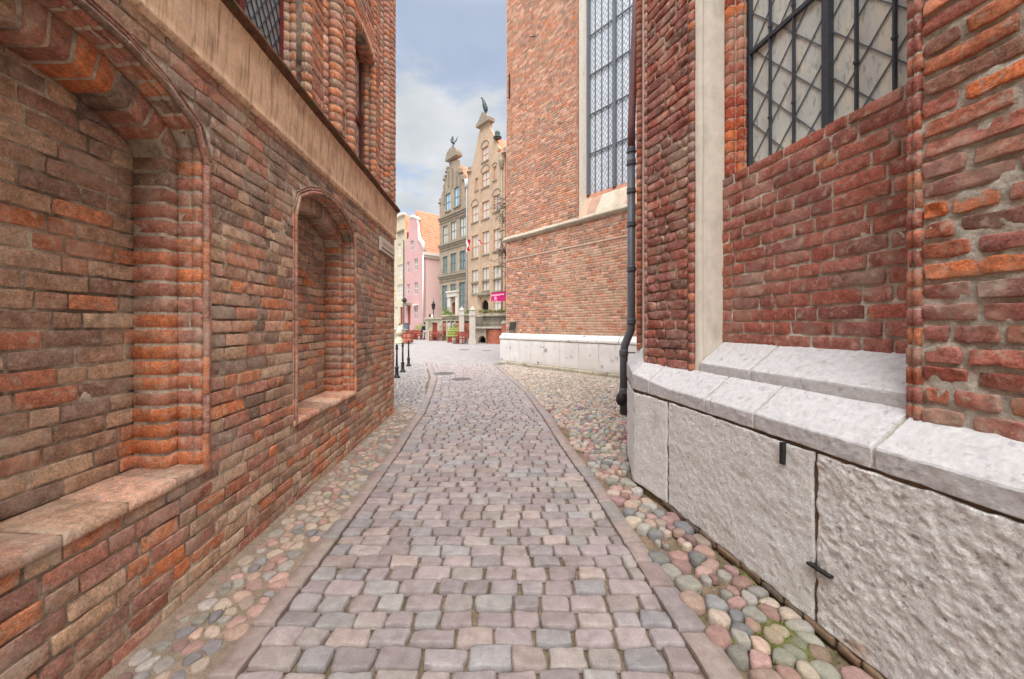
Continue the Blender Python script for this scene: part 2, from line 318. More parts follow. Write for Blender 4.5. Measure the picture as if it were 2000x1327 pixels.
def rough_sheet(mb, Mf, s0, s1, t0, t1, keep, base, amp, res=.02, seed=3, mi=1, sc=9):
    ns, nt = int((s1-s0)/res)+1, int((t1-t0)/res)+1; S, T = np.meshgrid(np.linspace(s0, s1, ns), np.linspace(t0, t1, nt), indexing='ij')
    Q = np.stack([S, T, 0*S], -1); D = base+amp*(fbm(Q, sc, seed, 3)*.8+.35*vnoise(Q, 45, seed+2)+.25*vnoise(Q, 1.3, seed+8)); X, Y, Z = Mf(S, T, D); V = np.stack([X+0*S, Y+0*S, Z+0*S], -1).reshape(-1, 3)
    g = (np.arange(ns-1)[:, None]*nt+np.arange(nt-1)[None]); sm = (S[:-1, :-1]+S[1:, 1:])/2; tm = (T[:-1, :-1]+T[1:, 1:])/2; k = keep(sm, tm); g = g[k]
    mb.add(V, np.stack([g, g+nt, g+nt+1, g+1], 1), (1, 1, 1), mi)
def run(mb, P, A, B, sec, pitch, colf, joint=.012, inset=.004, core=1, seed=0, caps=True):
    """moulded bricks laid along a path: one block per course, with a mortar core"""
    P, A, B = [np.asarray(x, float) for x in (P, A, B)]; sec = np.asarray(sec, float); k = len(sec); cen = sec.mean(0)
    l = np.concatenate([[0], np.cumsum(np.linalg.norm(np.diff(P, axis=0), axis=1))]); n = max(1, int(round(l[-1]/pitch))); h = l[-1]/n
    def at(x):
        f = lambda Q: np.stack([np.interp(x, l, Q[:, i]) for i in range(3)], -1)
        return f(P), f(A), f(B)
    r = random.Random(seed); dd = sec-cen; ln = np.linalg.norm(dd, axis=1, keepdims=True)+1e-9
    for i in range(n):
        x0 = i*h+joint/2*r.uniform(.6, 1.4); x1 = (i+1)*h-joint/2*r.uniform(.6, 1.4); rings = []
        j = np.array([r.uniform(-.002, .002), r.uniform(-.002, .002)])
        for x, ins in ((x0, inset*.9), (x0+.003, 0), (x1-.003, 0), (x1, inset*.9)):
            p, a, b = at(x); q = cen+dd*(1-ins/ln)+j+np.array([[r.uniform(-.0012, .0012) for _ in (0, 1)] for _ in range(k)])
            rings.append(p+q[:, :1]*a+q[:, 1:]*b)
        F = [[m*k+e, m*k+(e+1) % k, (m+1)*k+(e+1) % k, (m+1)*k+e] for m in range(3) for e in range(k)]+[list(range(k))[::-1], [3*k+e for e in range(k)]]
        mb.add(np.concatenate(rings), F, colf(at((x0+x1)/2)[0]), 0)
    if core:
        rings = []
        for i in range(n+1):
            p, a, b = at(i*h); q = cen+dd*(1-.0042/ln); rings.append(p+q[:, :1]*a+q[:, 1:]*b)
        F = [[m*k+e, m*k+(e+1) % k, (m+1)*k+(e+1) % k, (m+1)*k+e] for m in range(n) for e in range(k)]
        mb.add(np.concatenate(rings), F, (1, 1, 1), 1)
def circ(r, n=10, cx=0, cy=0): return [(cx+r*math.cos(2*math.pi*i/n), cy+r*math.sin(2*math.pi*i/n)) for i in range(n)]
def fbmp(P_, s, seed): return fbm(P_, s, seed, 3)

# ------------------------------------------------------------------ ground
YL = [.6, 1.82, 2.145, 2.6, 3.5, 4.63, 5.57, 6.75, 8.6, 11.2, 15.5]
XLo = [-1.385, -1.387, -1.405, -1.43, -1.467, -1.556, -1.64, -1.73, -2.0, -2.47, -3.6]     # outer edge of the left kerb band
XLi = [-1.26, -1.263, -1.285, -1.305, -1.345, -1.42, -1.51, -1.59, -1.85, -2.27, -3.4]
YR = [.6, 1.76, 2.22, 2.9, 3.2, 3.7, 4.45, 5.57, 6.36, 7.43, 8.93, 11.2, 15.5]
XRi = [.90, .89, .855, .82, .80, .776, .69, .60, .548, .444, .285, -.11, -.85]
XRo = [1.06, 1.05, 1.01, .95, .93, .90, .83, .74, .715, .60, .43, .05, -.68]
xlo = lambda y: np.interp(y, YL, XLo); xli = lambda y: np.interp(y, YL, XLi); xri = lambda y: np.interp(y, YR, XRi); xro = lambda y: np.interp(y, YR, XRo)
def G(s, t, d): return (s, t, d)
def setts(rows, palette, w, seed):
    r = random.Random(seed); rects = []; cols = []
    for y0, y1, xa, xb in rows:
        x = xa
        while x < xb-.03:
            L = r.uniform(*w); e = x+L
            if xb-e < .08: e = xb
            rects.append((x+.006*r.uniform(.4, 1.7), e-.006*r.uniform(.4, 1.7), y0+.0055*r.uniform(.3, 1.9), y1-.0055*r.uniform(.3, 1.9)))
            q = c(*r.choice(palette)); f = r.uniform(.8, 1.14); m_ = c(158, 150, 148); cols.append([min(1, (v*.62+w_*.38)*f*.95) for v, w_ in zip(q, m_)]); x = e
    return rects, cols
SETT = [(168, 150, 150), (172, 155, 154), (163, 156, 158), (158, 158, 162), (172, 160, 154), (176, 166, 160), (164, 152, 154), (156, 142, 143), (168, 167, 164), (180, 160, 152), (164, 150, 152), (168, 152, 152)]
def build_ground():
    o = MB(); 
    o.add([(-400, -60, -.035), (400, -60, -.035), (400, 700, -.035), (-400, 700, -.035)], np.array([[0, 1, 2, 3]])); tag(o.build('ground', M['sand']), kind='structure')
    # road of setts
    rows = []; y = .9; r = random.Random(3)
    while y < 15.4:
        h = r.uniform(.108, .132) if y < 9 else .125
        m = y+h/2; sk = 0
        rows.append((y, y+h, float(xli(m))+.004, float(xri(m))-.004)); y += h
    near = [q for q in rows if q[0] < 5.2]; far = [q for q in rows if q[0] >= 5.2]
    mb = MB(); a, b = setts(near, SETT, (.14, .235), 11)
    slabs(mb, a, b, G, drop=.030, bev=.008, dome=.0018, jit=.0085, rough=.003, nx=17, ny=12, rnd=.006, warp=.006, warps=2.5, tilt=.003, js=13)
    a, b = setts(far, SETT, (.14, .235), 12)
    slabs(mb, a, b, G, drop=.026, bev=.009, dome=.003, jit=.006, rough=.0015, nx=6, ny=6, rnd=.008, warp=.006, warps=2.5, tilt=.0022, js=9)
    tag(mb.build('road', M['sett']), kind='structure')
    # kerb bands of flat slabs
    for nm, fi, fo in (('kerb', xlo, xli), ('kerb', xri, xro)):
        rects = []; cols = []; r = random.Random(5 if fi is xlo else 6); y = .9
        while y < 15.4:
            L = r.uniform(.18, .34); rects.append((0.02, .98, y+.006, y+L-.006)); q = c(*r.choice([(156, 138, 135), (160, 144, 138), (150, 140, 140), (162, 147, 140), (148, 143, 140)])); cols.append(q); y += L
        def MK(s, t, d, fi=fi, fo=fo): return (fi(t)+(fo(t)-fi(t))*s, t, d+.001)
        rr = [(a*1, b, c0, c1) for a, b, c0, c1 in rects]; mb = MB()
        # bevels are given in metres across y and as fractions across the band
        slabs(mb, rr, cols, MK, drop=.03, bev=.011, dome=.0015, jit=.006, rough=.0018, nx=6, ny=10, tilt=.0015, js=8)
        tag(mb.build(nm, M['sett']), kind='structure')
def voronoi(mb, pts, size, colf, gap, hgt, seed, base=0.0, nt=14, squash=1, rings=((1, -1), (.95, -.42), (.8, -.12), (.5, -.03)), sink=None):
    pts = np.asarray(pts, float); n = len(pts); r = random.Random(seed)
    th = np.arange(nt)*2*math.pi/nt; U = np.stack([np.cos(th), np.sin(th)], 1)
    V = []; F = []; C = []; k = len(rings)
    Fq = [[m*nt+e, m*nt+(e+1) % nt, (m+1)*nt+(e+1) % nt, (m+1)*nt+e] for m in range(k-1) for e in range(nt)]
    tri = [[(k-1)*nt+e, (k-1)*nt+(e+1) % nt, k*nt] for e in range(nt)]
    mV = []
    for i in range(n):
        d = pts-pts[i]; dist = (d**2).sum(1); idx = np.argsort(dist)[1:13]; dn = d[idx]; d2 = dist[idx]
        pr = dn@U.T; rad = np.where(pr > 1e-6, (d2/2)[:, None]/np.maximum(pr, 1e-6), 9).min(0)
        rad = np.minimum(rad, size*.85); rad = (rad+.3*np.roll(rad, 1)+.3*np.roll(rad, -1))/1.6; rad = rad*(1+np.array([r.uniform(-.06, .06) for _ in range(nt)]))
        rad = np.minimum(rad, rad.min()*2.1)-gap/2; rad = np.maximum(rad, .01)*r.uniform(.95, 1.0); small = min(1, rad.mean()/(size*.36))
        h = hgt*r.uniform(.7, 1.2)*small; tx, ty = r.gauss(0, .06), r.gauss(0, .06); lift = r.gauss(0, hgt*.14)*small-(1-small)*hgt*.5; vs = []
        for f, z in rings:
            q = pts[i]+U*rad[:, None]*f; zz = base+lift+z*h*(1.6 if z == -1 else 1)+(q-pts[i])@np.array((tx, ty))*(z > -1); vs.append(np.column_stack([q, np.broadcast_to(zz, (nt,))]))
        vs.append(np.array([[*pts[i], base+lift]])); mV.append(np.concatenate(vs)); C.append(colf(pts[i], r))
    m = k*nt+1; Vv = np.concatenate(mV)
    if len(Vv): Vv[:, 2] += fbm(Vv*np.array((1, 1, 0)), 28, seed, 2)*hgt*.07
    off = (np.arange(n)*m)[:, None, None]
    Cc = np.repeat(np.array(C), m, axis=0)
    Fa = (off+np.array(Fq)[None]).reshape(-1, 4); Ft = (off+np.array(tri)[None]).reshape(-1, 3)
    n0 = mb.n; mb.add(Vv, Fa, Cc); mb.lp.append((Ft+n0).ravel()); mb.ls.append(np.full(len(Ft), 3)); mb.mi.append(np.zeros(len(Ft), int))
COB = [(206, 168, 160), (196, 156, 150), (134, 138, 146), (148, 152, 156), (180, 180, 172), (170, 170, 160), (214, 198, 180), (204, 186, 170), (166, 128, 130), (184, 142, 134), (192, 188, 184), (208, 178, 162)]
COBT = [(200, 184, 166), (190, 176, 160), (208, 194, 176), (178, 170, 158), (202, 176, 162), (186, 182, 174)]
def grid_pts(x0, x1, y0, y1, sp, inside, seed, jit=.36, spf=None):
    r = random.Random(seed); out = []; y = y0; k = 0
    while y < y1:
        s = spf(y) if spf else sp; x = x0+(s/2 if k % 2 else 0)
        while x < x1:
            px = x+r.uniform(-jit, jit)*s; py = y+r.uniform(-jit, jit)*s
            if inside(px, py) and r.random() > .04: out.append((px, py))
            x += s
        y += s*.88; k += 1
    return out
xw = lambda y: -1.755-.06*y                       # foot of the left wall
def right_foot(y):                                # foot of the church plinth
    if y < 3.236: return 1.948-.18*y
    if y < 3.72: return float(np.interp(y, [3.236, 3.72], [1.366, 1.22]))
    if y < 4.55: return float(np.interp(y, [3.72, 4.55], [1.22, 1.42]))
    if y < 7.0: return float(np.interp(y, [4.55, 7.0], [1.5, 2.4]))
    return min(-.32+.87*(15.4-y)+.0, 6.5)
build_ground()
def build_cobbles():
    # left strip, half buried
    mb = MB(); P = grid_pts(-2.3, -1.2, .9, 7.1, .088, lambda x, y: x > xw(y)+.05 and x < xlo(y)-.03, 4, .4)
    def cf(p, r):
        q = c(*r.choice(COB if p[1] < 2.9 else COB+COBT*2)); g = r.uniform(.6, .95); m_ = c(166, 144, 126); return [(v*.68+w*.32)*g for v, w in zip(q, m_)]
    voronoi(mb, P, .088, cf, .012, .018, 3, .004)
    tag(mb.build('left_cobbles', M['cobble']), kind='structure')
    o = MB(); ys = np.linspace(.8, 7.6, 60); V = []
    for y in ys:
        for f in np.linspace(0, 1, 9):
            x = xw(y)-.02+(xlo(y)+.03-xw(y))*f; z = -.010+.018*max(0, 1-f*3.2)+.006*float(fbm(np.array([x, y, 0]), 5, 3, 3)); V.append((x, y, z))
    g = (np.arange(59)[:, None]*9+np.arange(8)[None]).ravel(); o.add(V, np.stack([g, g+1, g+10, g+9], 1)); tag(o.build('left_verge', M['dirt']), kind='structure')
    # right side, proud rounded river stones close by, smaller and flatter further off
    mb = MB()
    ins = lambda x, y: x > xro(y)+.035 and x < right_foot(y)-.04 and not (y > 7 and x > 5)
    P = grid_pts(-1, 2, .9, 4.6, .1, ins, 8, .38)
    def cf(p, r):
        q = c(*r.choice(COB)); g = r.uniform(.55, .95); m_ = c(150, 136, 124); return [(v*.72+w*.28)*g for v, w in zip(q, m_)]
    cf0 = cf
    def cf(p, r):
        q = cf0(p, r); w = max(0, 1-math.hypot((p[0]-1.40)/.18, (p[1]-1.86)/.24))*.6; g_ = c(136, 140, 98); return [a_*(1-w)+b_*w for a_, b_ in zip(q, g_)]
    voronoi(mb, P, .1, cf, .004, .034, 5, .012, nt=16)
    P = grid_pts(-1.2, 5.2, 4.6, 15.3, .1, ins, 9, .36)
    def cf2(p, r):
        q = c(*r.choice(COB if r.random() < max(.12, .8-(p[1]-4.5)*.14) else COBT)); g = r.uniform(.62, .95); return [v*g for v in q]
    voronoi(mb, P, .1, cf2, .012, .026, 6, .004, nt=10, rings=((1, -1), (.9, -.3), (.55, -.04)))
    tag(mb.build('right_cobbles', M['cobble']), kind='structure')
    # small setts of the square round the corner, on the left
    rows = []; y = 6.9
    while y < 15.4:
        rows.append((y, y+.105, -9.0 if y > 7.2 else float(xw(y))-.3, float(xlo(y+.05))-.008)); y += .105
    a, b = setts(rows, [(166, 161, 158), (154, 151, 151), (174, 167, 160), (146, 144, 146), (160, 150, 144)], (.095, .14), 21)
    m2 = MB(); slabs(m2, a, b, G, drop=.026, bev=.012, dome=.004, jit=.007, rough=.0012, nx=5, ny=5, rnd=.02, warp=.05, warps=.8, tilt=.002, js=9)
    tag(m2.build('square_setts', M['sett']), kind='structure')
    # the square beyond
    o = MB(); o.add([(-60, 15.36, -.004), (60, 15.36, -.004), (60, 120, -.004), (-60, 120, -.004)], np.array([[0, 1, 2, 3]])); tag(o.build('square', M['plaza']), kind='structure')
build_cobbles()
def mossy():
    r = random.Random(2); mb = MB(); V = []; F = []; C = []
    for cx, cy, n, sx, sy in ((1.36, 1.92, 2600, .10, .16), (1.12, 1.88, 130, .05, .05), (1.42, 2.5, 150, .03, .3), (1.2, 2.3, 60, .1, .3), (-1.62, 2.3, 160, .12, .35), (1.36, 1.7, 300, .09, .06)):
        for i in range(n):
            x = r.gauss(cx, sx); y = r.gauss(cy, sy)
            if x > right_foot(y)-.02 or x < -1.85 or (-1.25 < x < 1.06): continue
            h = r.uniform(.006, .018); w = r.uniform(.002, .005); a = r.uniform(0, 6.28); z = -.012
            dx, dy = math.cos(a)*w, math.sin(a)*w; k = len(V); lx, ly = r.uniform(-.01, .01), r.uniform(-.01, .01)
            V += [(x-dx, y-dy, z), (x+dx, y+dy, z), (x+lx, y+ly, z+h)]; F.append([k, k+1, k+2]); q = c(*r.choice([(104, 116, 58), (124, 132, 70), (90, 98, 54)])); C += [q]*3
    mb.add(V, np.array(F), np.array(C)); tag(mb.build('moss', M['leaf'], None, False), 'patches of green moss and grass between the cobbles', 'moss', kind='stuff')
mossy()
def moss_mats():
    mb = MB(); r = random.Random(4)
    for cx, cy, sx, sy in ((1.40, 1.88, .13, .2), (1.13, 1.86, .03, .05), (1.50, 2.3, .02, .2)):
        n = 26; V = [(cx, cy, .004)]
        for k in (1, 2):
            for i in range(n): a = 2*math.pi*i/n; m = k/2*r.uniform(.75, 1.1); V.append((cx+sx*m*math.cos(a), cy+sy*m*math.sin(a), .002 if k == 1 else -.02))
        F = [[0, 1+i, 1+(i+1) % n] for i in range(n)]+[[1+i, 1+n+i, 1+n+(i+1) % n, 1+(i+1) % n] for i in range(n)]; mb.add(V, F)
    tag(mb.build('moss_bed', pm('moss_carpet', c(118, 124, 70), .4, 60, 1.0, 160, .95, .1, stains=((c(150, 130, 105), 12, .5, .6, .7),), grit=(200, .4))), 'low green moss carpet filling the joints by the plinth', 'moss', kind='stuff')
moss_mats()

# ------------------------------------------------------------------ left building
def ML(s, t, d): return (-1.755-.06*s+d, s+0*d, t+0*s)
NICHES = (1.54, 4.06); N_OUT = (.77, 2.74, 3.02)
def arc_t(N, x):
    hw, ts, ap = N; rise = ap-ts; Rr = (hw*hw+rise*rise)/(2*rise); tc = ap-Rr
    return tc+math.sqrt(max(0, Rr*Rr-x*x))
def arc_x(N, t):
    hw, ts, ap = N; rise = ap-ts; Rr = (hw*hw+rise*rise)/(2*rise); tc = ap-Rr
    if t >= ap: return 0
    return min(hw, math.sqrt(max(0, Rr*Rr-(t-tc)**2))) if t > ts else hw
CH = .092
def left_col(p, r):
    s, t = p
    if t > 2.72: return pick(['dark', 'brown', 'red'], [5, 4, 1.2], r)
    if t > 2.2: return pick(['dark', 'brown', 'tan', 'red'], [4, 4, 1.5, 1.5], r)
    if t < .75 and s < 2.9: return pick(['orange', 'red', 'brown', 'tan', 'wine'], [3, 3, 3, .8 if s < 2 else 3, 2], r)
    if t < .75: return pick(['tan', 'brown', 'orange', 'dark', 'red'], [4, 3, 2.2, 1.2, 2], r)
    if 4.8 < s < 5.5: return pick(['dark', 'brown', 'red'], [4, 4, 2], r)
    if s >= 5.5: return pick(['brown', 'orange', 'tan', 'red'], [4, 3, 2, 3], r)
    if t < 1.3: return pick(['orange', 'dark', 'brown', 'red', 'tan'], [4, 2.5, 2, 2.5, 1.5], r)
    return pick(['tan', 'orange', 'brown', 'dark', 'peach'], [3, 3, 2.4, 2.4, 1.6], r)
LB = thing('brick_building', 'old brick building on the left with blind arched niches and a plaster band', 'building', (-2.6, 3, 0))
def left_building():
    r = random.Random(12); wall = MB()
    def iv(ta, tb):
        cuts = []
        for cc in NICHES:
            if tb > .745:
                x = max(arc_x(N_OUT, ta), arc_x(N_OUT, tb))
                if x > 0: cuts.append((cc-x, cc+x))
        out = []; s = -.42
        for a, b in cuts: out.append((s, a)); s = b
        out.append((s, 6.78)); return out
    rects = courses(-.02, 3.2, CH, .013, iv, r=r, ls=.25, lh=.122)
    cols = [left_col(((a+b)/2, (d+e)/2), r) for a, b, d, e in rects]
    nr = [i for i, q in enumerate(rects) if q[0] < 3.6]; fr = [i for i, q in enumerate(rects) if q[0] >= 3.6]
    slabs(wall, [rects[i] for i in nr], [cols[i] for i in nr], ML, drop=.018, bev=.003, jit=.0032, rough=.0034, nx=14, ny=7, tilt=.0022, js=24, rnd=.002)
    slabs(wall, [rects[i] for i in fr], [cols[i] for i in fr], ML, drop=.018, bev=.003, jit=.003, rough=.0025, nx=8, ny=6, tilt=.0016, rnd=.002)
    s = -.42; cells = []
    while s < 6.78-1e-6:
        e = min(s+.04, 6.78); m = (s+e)/2; hit = [cc for cc in NICHES if abs(m-cc) < N_OUT[0]]
        if hit: cells += [(s, e, -.05, .74), (s, e, arc_t(N_OUT, m-hit[0])-.003, 3.2)]
        else: cells.append((s, e, -.05, 3.2))
        s = e
    sheet(wall, ML, cells, -.016, mi=1)
    def keep(S, T):
        k = np.ones(S.shape, bool)
        for cc in NICHES:
            x = np.abs(S-cc); hw, ts, ap = N_OUT; rise = ap-ts; Rr = (hw*hw+rise*rise)/(2*rise); tc = ap-Rr; top = tc+np.sqrt(np.maximum(0, Rr*Rr-x*x))
            k &= ~((x < hw-.012) & (T > .735) & (T < top-.012))
        return k
    rough_sheet(wall, ML, .3, 6.78, -.05, 3.2, keep, -.0085, .0058, res=.018)
    # body of the building behind, and the end return round the corner
    wall.box(ML, (-5, -.43), (-.05, 9.6), (-4, -.02), mi=1); wall.box(ML, (-5, 6.775), (-.05, 9.6), (-4, -.40), mi=1); wall.box(ML, (4.86, 6.775), (-.05, 9.6), (-.45, -.22), mi=1)
    wall.box(ML, (-.42, .74), (-.05, 9.6), (-.45, -.22), mi=1); wall.box(ML, (2.34, 3.26), (-.05, 3.6), (-.45, -.02), mi=1); wall.box(ML, (-.42, 6.775), (3.03, 3.6), (-.45, -.02), mi=1)
    wall.box(ML, (-.42, 6.775), (-.05, .70), (-.45, -.02), mi=1); wall.box(ML, (4.86, 6.775), (-.05, 3.6), (-.23, -.0105), mi=1)
    wall.build('wall', [M['brick'], M['mortar']], LB)
    # niches
    for kk, cc in enumerate(NICHES):
        r = random.Random(50+kk); nb = MB()
        rects = courses(.75, 2.86, CH, .013, lambda a, b: [(cc-.66, cc+.66)], r=r)
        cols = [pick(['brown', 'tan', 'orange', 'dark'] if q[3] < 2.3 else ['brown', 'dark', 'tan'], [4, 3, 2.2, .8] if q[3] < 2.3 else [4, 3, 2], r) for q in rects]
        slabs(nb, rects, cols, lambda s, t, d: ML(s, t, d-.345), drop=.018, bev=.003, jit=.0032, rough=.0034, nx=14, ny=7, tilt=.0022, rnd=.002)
        sheet(nb, ML, [(cc-.72, cc+.72, .70, 2.95)], -.362, mi=1); rough_sheet(nb, lambda s, t, d: ML(s, t, d-.345), cc-.66, cc+.66, .70, 2.9, lambda S, T: S > -9, -.0085, .0055, res=.018, seed=9+kk)
        def path(hw, ts, ap, t0):
            P = [(hw, t0), (hw, ts)]; Nn = [(-1, 0), (-1, 0)]; rise = ap-ts; Rr = (hw*hw+rise*rise)/(2*rise); tc = ap-Rr; a0 = math.asin(hw/Rr)
            for i in range(25):
                a = a0*(1-i/12); P.append((Rr*math.sin(a), tc+Rr*math.cos(a))); Nn.append((-math.sin(a), -math.cos(a)))
            P += [(-hw, ts), (-hw, t0)]; Nn += [(1, 0), (1, 0)]
            PP = np.array([ML(cc+p[0], p[1], 0) for p in P]); AA = np.array([(-.06*n[0], n[0], n[1]) for n in Nn]); BB = np.tile(np.array([1., 0, 0]), (len(P), 1)); return PP, AA, BB
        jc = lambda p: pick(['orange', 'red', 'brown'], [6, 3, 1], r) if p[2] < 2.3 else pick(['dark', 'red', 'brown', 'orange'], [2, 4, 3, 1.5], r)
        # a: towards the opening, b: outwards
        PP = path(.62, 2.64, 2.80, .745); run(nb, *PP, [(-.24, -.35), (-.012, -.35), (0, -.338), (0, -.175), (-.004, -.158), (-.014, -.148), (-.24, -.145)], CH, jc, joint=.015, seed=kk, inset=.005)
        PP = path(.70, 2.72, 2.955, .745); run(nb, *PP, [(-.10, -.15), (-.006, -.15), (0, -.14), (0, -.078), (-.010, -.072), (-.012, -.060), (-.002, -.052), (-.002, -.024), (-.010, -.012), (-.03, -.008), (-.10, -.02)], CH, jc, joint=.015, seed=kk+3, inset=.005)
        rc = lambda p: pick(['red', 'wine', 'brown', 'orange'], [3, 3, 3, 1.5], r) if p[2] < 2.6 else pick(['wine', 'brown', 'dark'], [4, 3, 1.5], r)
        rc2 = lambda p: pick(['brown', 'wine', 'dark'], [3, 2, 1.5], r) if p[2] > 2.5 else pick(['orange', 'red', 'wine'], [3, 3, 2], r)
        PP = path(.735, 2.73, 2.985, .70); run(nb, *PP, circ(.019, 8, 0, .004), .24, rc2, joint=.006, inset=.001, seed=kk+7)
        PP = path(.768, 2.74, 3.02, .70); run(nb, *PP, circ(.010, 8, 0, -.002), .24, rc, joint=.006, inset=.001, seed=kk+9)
        PP = path(.795, 2.75, 3.045, 2.60) if 1 else None; run(nb, *PP, circ(.008, 8, 0, -.002), .24, rc, joint=.006, inset=.001, seed=kk+11)
        nb.build('niche', [M['brick'], M['mortar']], LB)
        # sill of broad tiles
        sb = MB(); s = cc-.77; rr = []; cl = []
        while s < cc+.75:
            e = min(s+r.uniform(.19, .30), cc+.77); e = cc+.77 if cc+.77-e < .1 else e; rr.append((s+.003, e-.003, 0, .40)); cl.append(pick(['peach', 'brown'], [5, 1], r)); s = e
        def MS(s_, t_, d_):        # profile: up the front edge, then back over the top
            f = np.clip(t_-.055, 0, 9); q = np.minimum(t_, .055); top = (t_ > .055)
            X = -1.755-.06*s_+.012-f+np.where(top, 0, d_); Z = .69+q+f*.05+np.where(top, d_, 0); return (X, s_+0*t_, Z)
        slabs(sb, rr, cl, MS, drop=.008, bev=.006, jit=.003, rough=.002, nx=9, ny=14, tilt=.001)
        sb.box(ML, (cc-.768, cc+.768), (.60, .735), (-.36, -.0076), mi=1)
        sb.build('sill', [M['brick'], M['mortar']], LB)
    # plaster band (swept profile with small unevenness)
    prof = [(-.02, 3.165), (.012, 3.17), (.03, 3.195), (.018, 3.215), (.022, 3.26), (.03, 3.34), (.036, 3.45), (.040, 3.56), (.046, 3.62), (.052, 3.655)]
    trim = [(.03, 3.652), (.075, 3.662), (.100, 3.685), (.098, 3.715), (.06, 3.735), (-.05, 3.76), (-.3, 3.78)]
    for nm, pr, mt in (('plaster_band', prof, M['plaster']), ('cornice', trim, pm('cornice_brick', c(112, 78, 62), .4, 14, .8, 30, .95, .1, stains=((c(84, 86, 50), 6, .5, .65, .7), (c(60, 50, 44), 9, .5, .7, .6))))):
        b = MB(); n = 150; ss = np.linspace(-1, 6.80, n); k = len(pr)+ (0); V = []
        for i, s in enumerate(ss):
            for j, (d, t) in enumerate(pr):
                q = np.array([s, t, d*3]); V.append(ML(s, t+.005*float(vnoise(q, 3, 1))+(.006*float(vnoise(q, 9, 5)) if nm == 'cornice' else 0), d+(.004 if nm == 'plaster_band' else .009)*float(vnoise(q, 5, 2))))
        g = (np.arange(n-1)[:, None]*k+np.arange(k-1)[None]).ravel(); b.add(V, np.stack([g, g+k, g+k+1, g+1], 1)); b.add([V[(n-1)*k+j] for j in range(k)]+[ML(6.8, pr[-1][1], -.3), ML(6.8, pr[0][1], -.3)], [list(range(k+2))])
        b.build(nm, mt, LB)
    # upper storey
    r = random.Random(77); ub = MB(); W1 = (2.30, 3.50); W2 = (4.80, 5.58); D0 = .0
    def iv2(ta, tb):
        o = [(2.0, W1[0]), (W1[1]+.06, 4.0), (4.22, 4.48), (5.64, 5.98), (6.22, 6.46)]
        if ta > 5.66: o[2:4] = [(4.22, 4.48), (4.68, 5.98)]
        return o
    rects = courses(3.76, 8.2, CH, .013, iv2, r=r); cols = [pick(['red', 'orange', 'brown', 'peach'], [4, 4, .8, .8], r) for q in rects]
    slabs(ub, rects, cols, ML, drop=.018, bev=.003, jit=.005, rough=.002, nx=6, ny=5, tilt=.003)
    sheet(ub, ML, [(-.42, W1[0], 3.7, 9.6), (W1[1], W2[0], 3.7, 9.6), (W2[1], 6.78, 3.7, 9.6), (W2[0], W2[1], 5.62, 9.6), (W1[0], W1[1], 7.4, 9.6)], -.0085, mi=1)
    ub.box(ML, (W1[0]-.01, W1[1]+.01), (3.7, 7.4), (-.40, -.26), mi=1); ub.box(ML, (W2[0]-.01, W2[1]+.01), (3.7, 5.7), (-.40, -.26), mi=1)
    for a, b in ((W1[1]+.01, W2[0]-.01), (W2[1]+.01, 6.77), (-.42, W1[0]-.01)): ub.box(ML, (a, b), (3.7, 9.6), (-.40, -.013), mi=1)
    up = lambda s, d, z0=3.74, z1=8.2: (np.array([ML(s, z0, d), ML(s, z1, d)]), np.array([[0, 1, 0.]]*2), np.array([[1., 0, 0]]*2))
    oc = lambda p: pick(['orange', 'red', 'brown'], [5, 3, 1.2], r); lc = lambda p: pick(['red', 'brown', 'orange', 'peach'], [4, 1, 2, .6], r)
    rolls = [(4.11, .02, .085, oc), (4.25, -.005, .045, lc), (4.58, .01, .07, oc), (3.93, -.02, .05, lc), (6.10, .02, .085, lc), (6.26, -.005, .05, oc), (5.95, -.01, .045, lc), (6.50, .0, .06, lc), (6.68, -.03, .075, lc), (3.56, -.02, .055, oc), (5.63, -.03, .05, oc)]
    for s, d, rad, cf in rolls: run(ub, *up(s, d), circ(rad, 10), CH, cf, joint=.014, inset=.004, seed=int(s*100))
    for s, d in ((3.54, -.12), (3.52, -.19), (5.60, -.12), (4.78, -.12), (2.26, -.12)): run(ub, *up(s, d, 3.74, 7.4 if s < 4 else 5.62), circ(.045, 8), CH, oc, joint=.014, seed=int(s*77))
    # segmental brick arch over the second window
    P = []; A = []; hw, ap, ts = .44, 5.64, 5.50; Rr = (hw*hw+(ap-ts)**2)/(2*(ap-ts))
    for i in range(15):
        a = math.asin(hw/Rr)*(1-i/7); P.append(ML(5.19+Rr*math.sin(a), ap-Rr+Rr*math.cos(a), 0)); A.append((0, -math.sin(a), -math.cos(a)))
    run(ub, P, A, [[1, 0, 0]]*15, [(-.13, -.25), (0, -.25), (0, -.02), (-.01, .006), (-.13, .01)], .075, oc, seed=4)
    ub.box(ML, (W2[0]-.005, W2[1]+.005), (5.63, 5.70), (-.3, -.014), mi=1)
    ub.build('upper_wall', [M['brick'], M['mortar']], LB)
    # two leaded windows
    for (a, b), z1, ml in ((W1, 7.35, (2.9,)), (W2, 5.64, ())):
        fr = MB(); D = (-.25, -.19)
        for s in (a, b, *ml): fr.box(ML, (s-.03, s+.03), (3.70, z1), D)
        for z in (3.73, 4.62 if z1 < 6 else 5.4, z1-.03): fr.box(ML, (a, b), (z-.025, z+.025), (-.245, -.185))
        f = fr.build('window', M['red_frame'], LB, False)
        p = MB(); p.add([ML(a, 3.7, -.228), ML(b, 3.7, -.228), ML(b, z1, -.228), ML(a, z1, -.228)], np.array([[0, 1, 2, 3]])); p.build('pane', M['glass'], f)
        l = MB(); w, h = .1, .17; n = int((b-a+z1-3.7)/w)+40
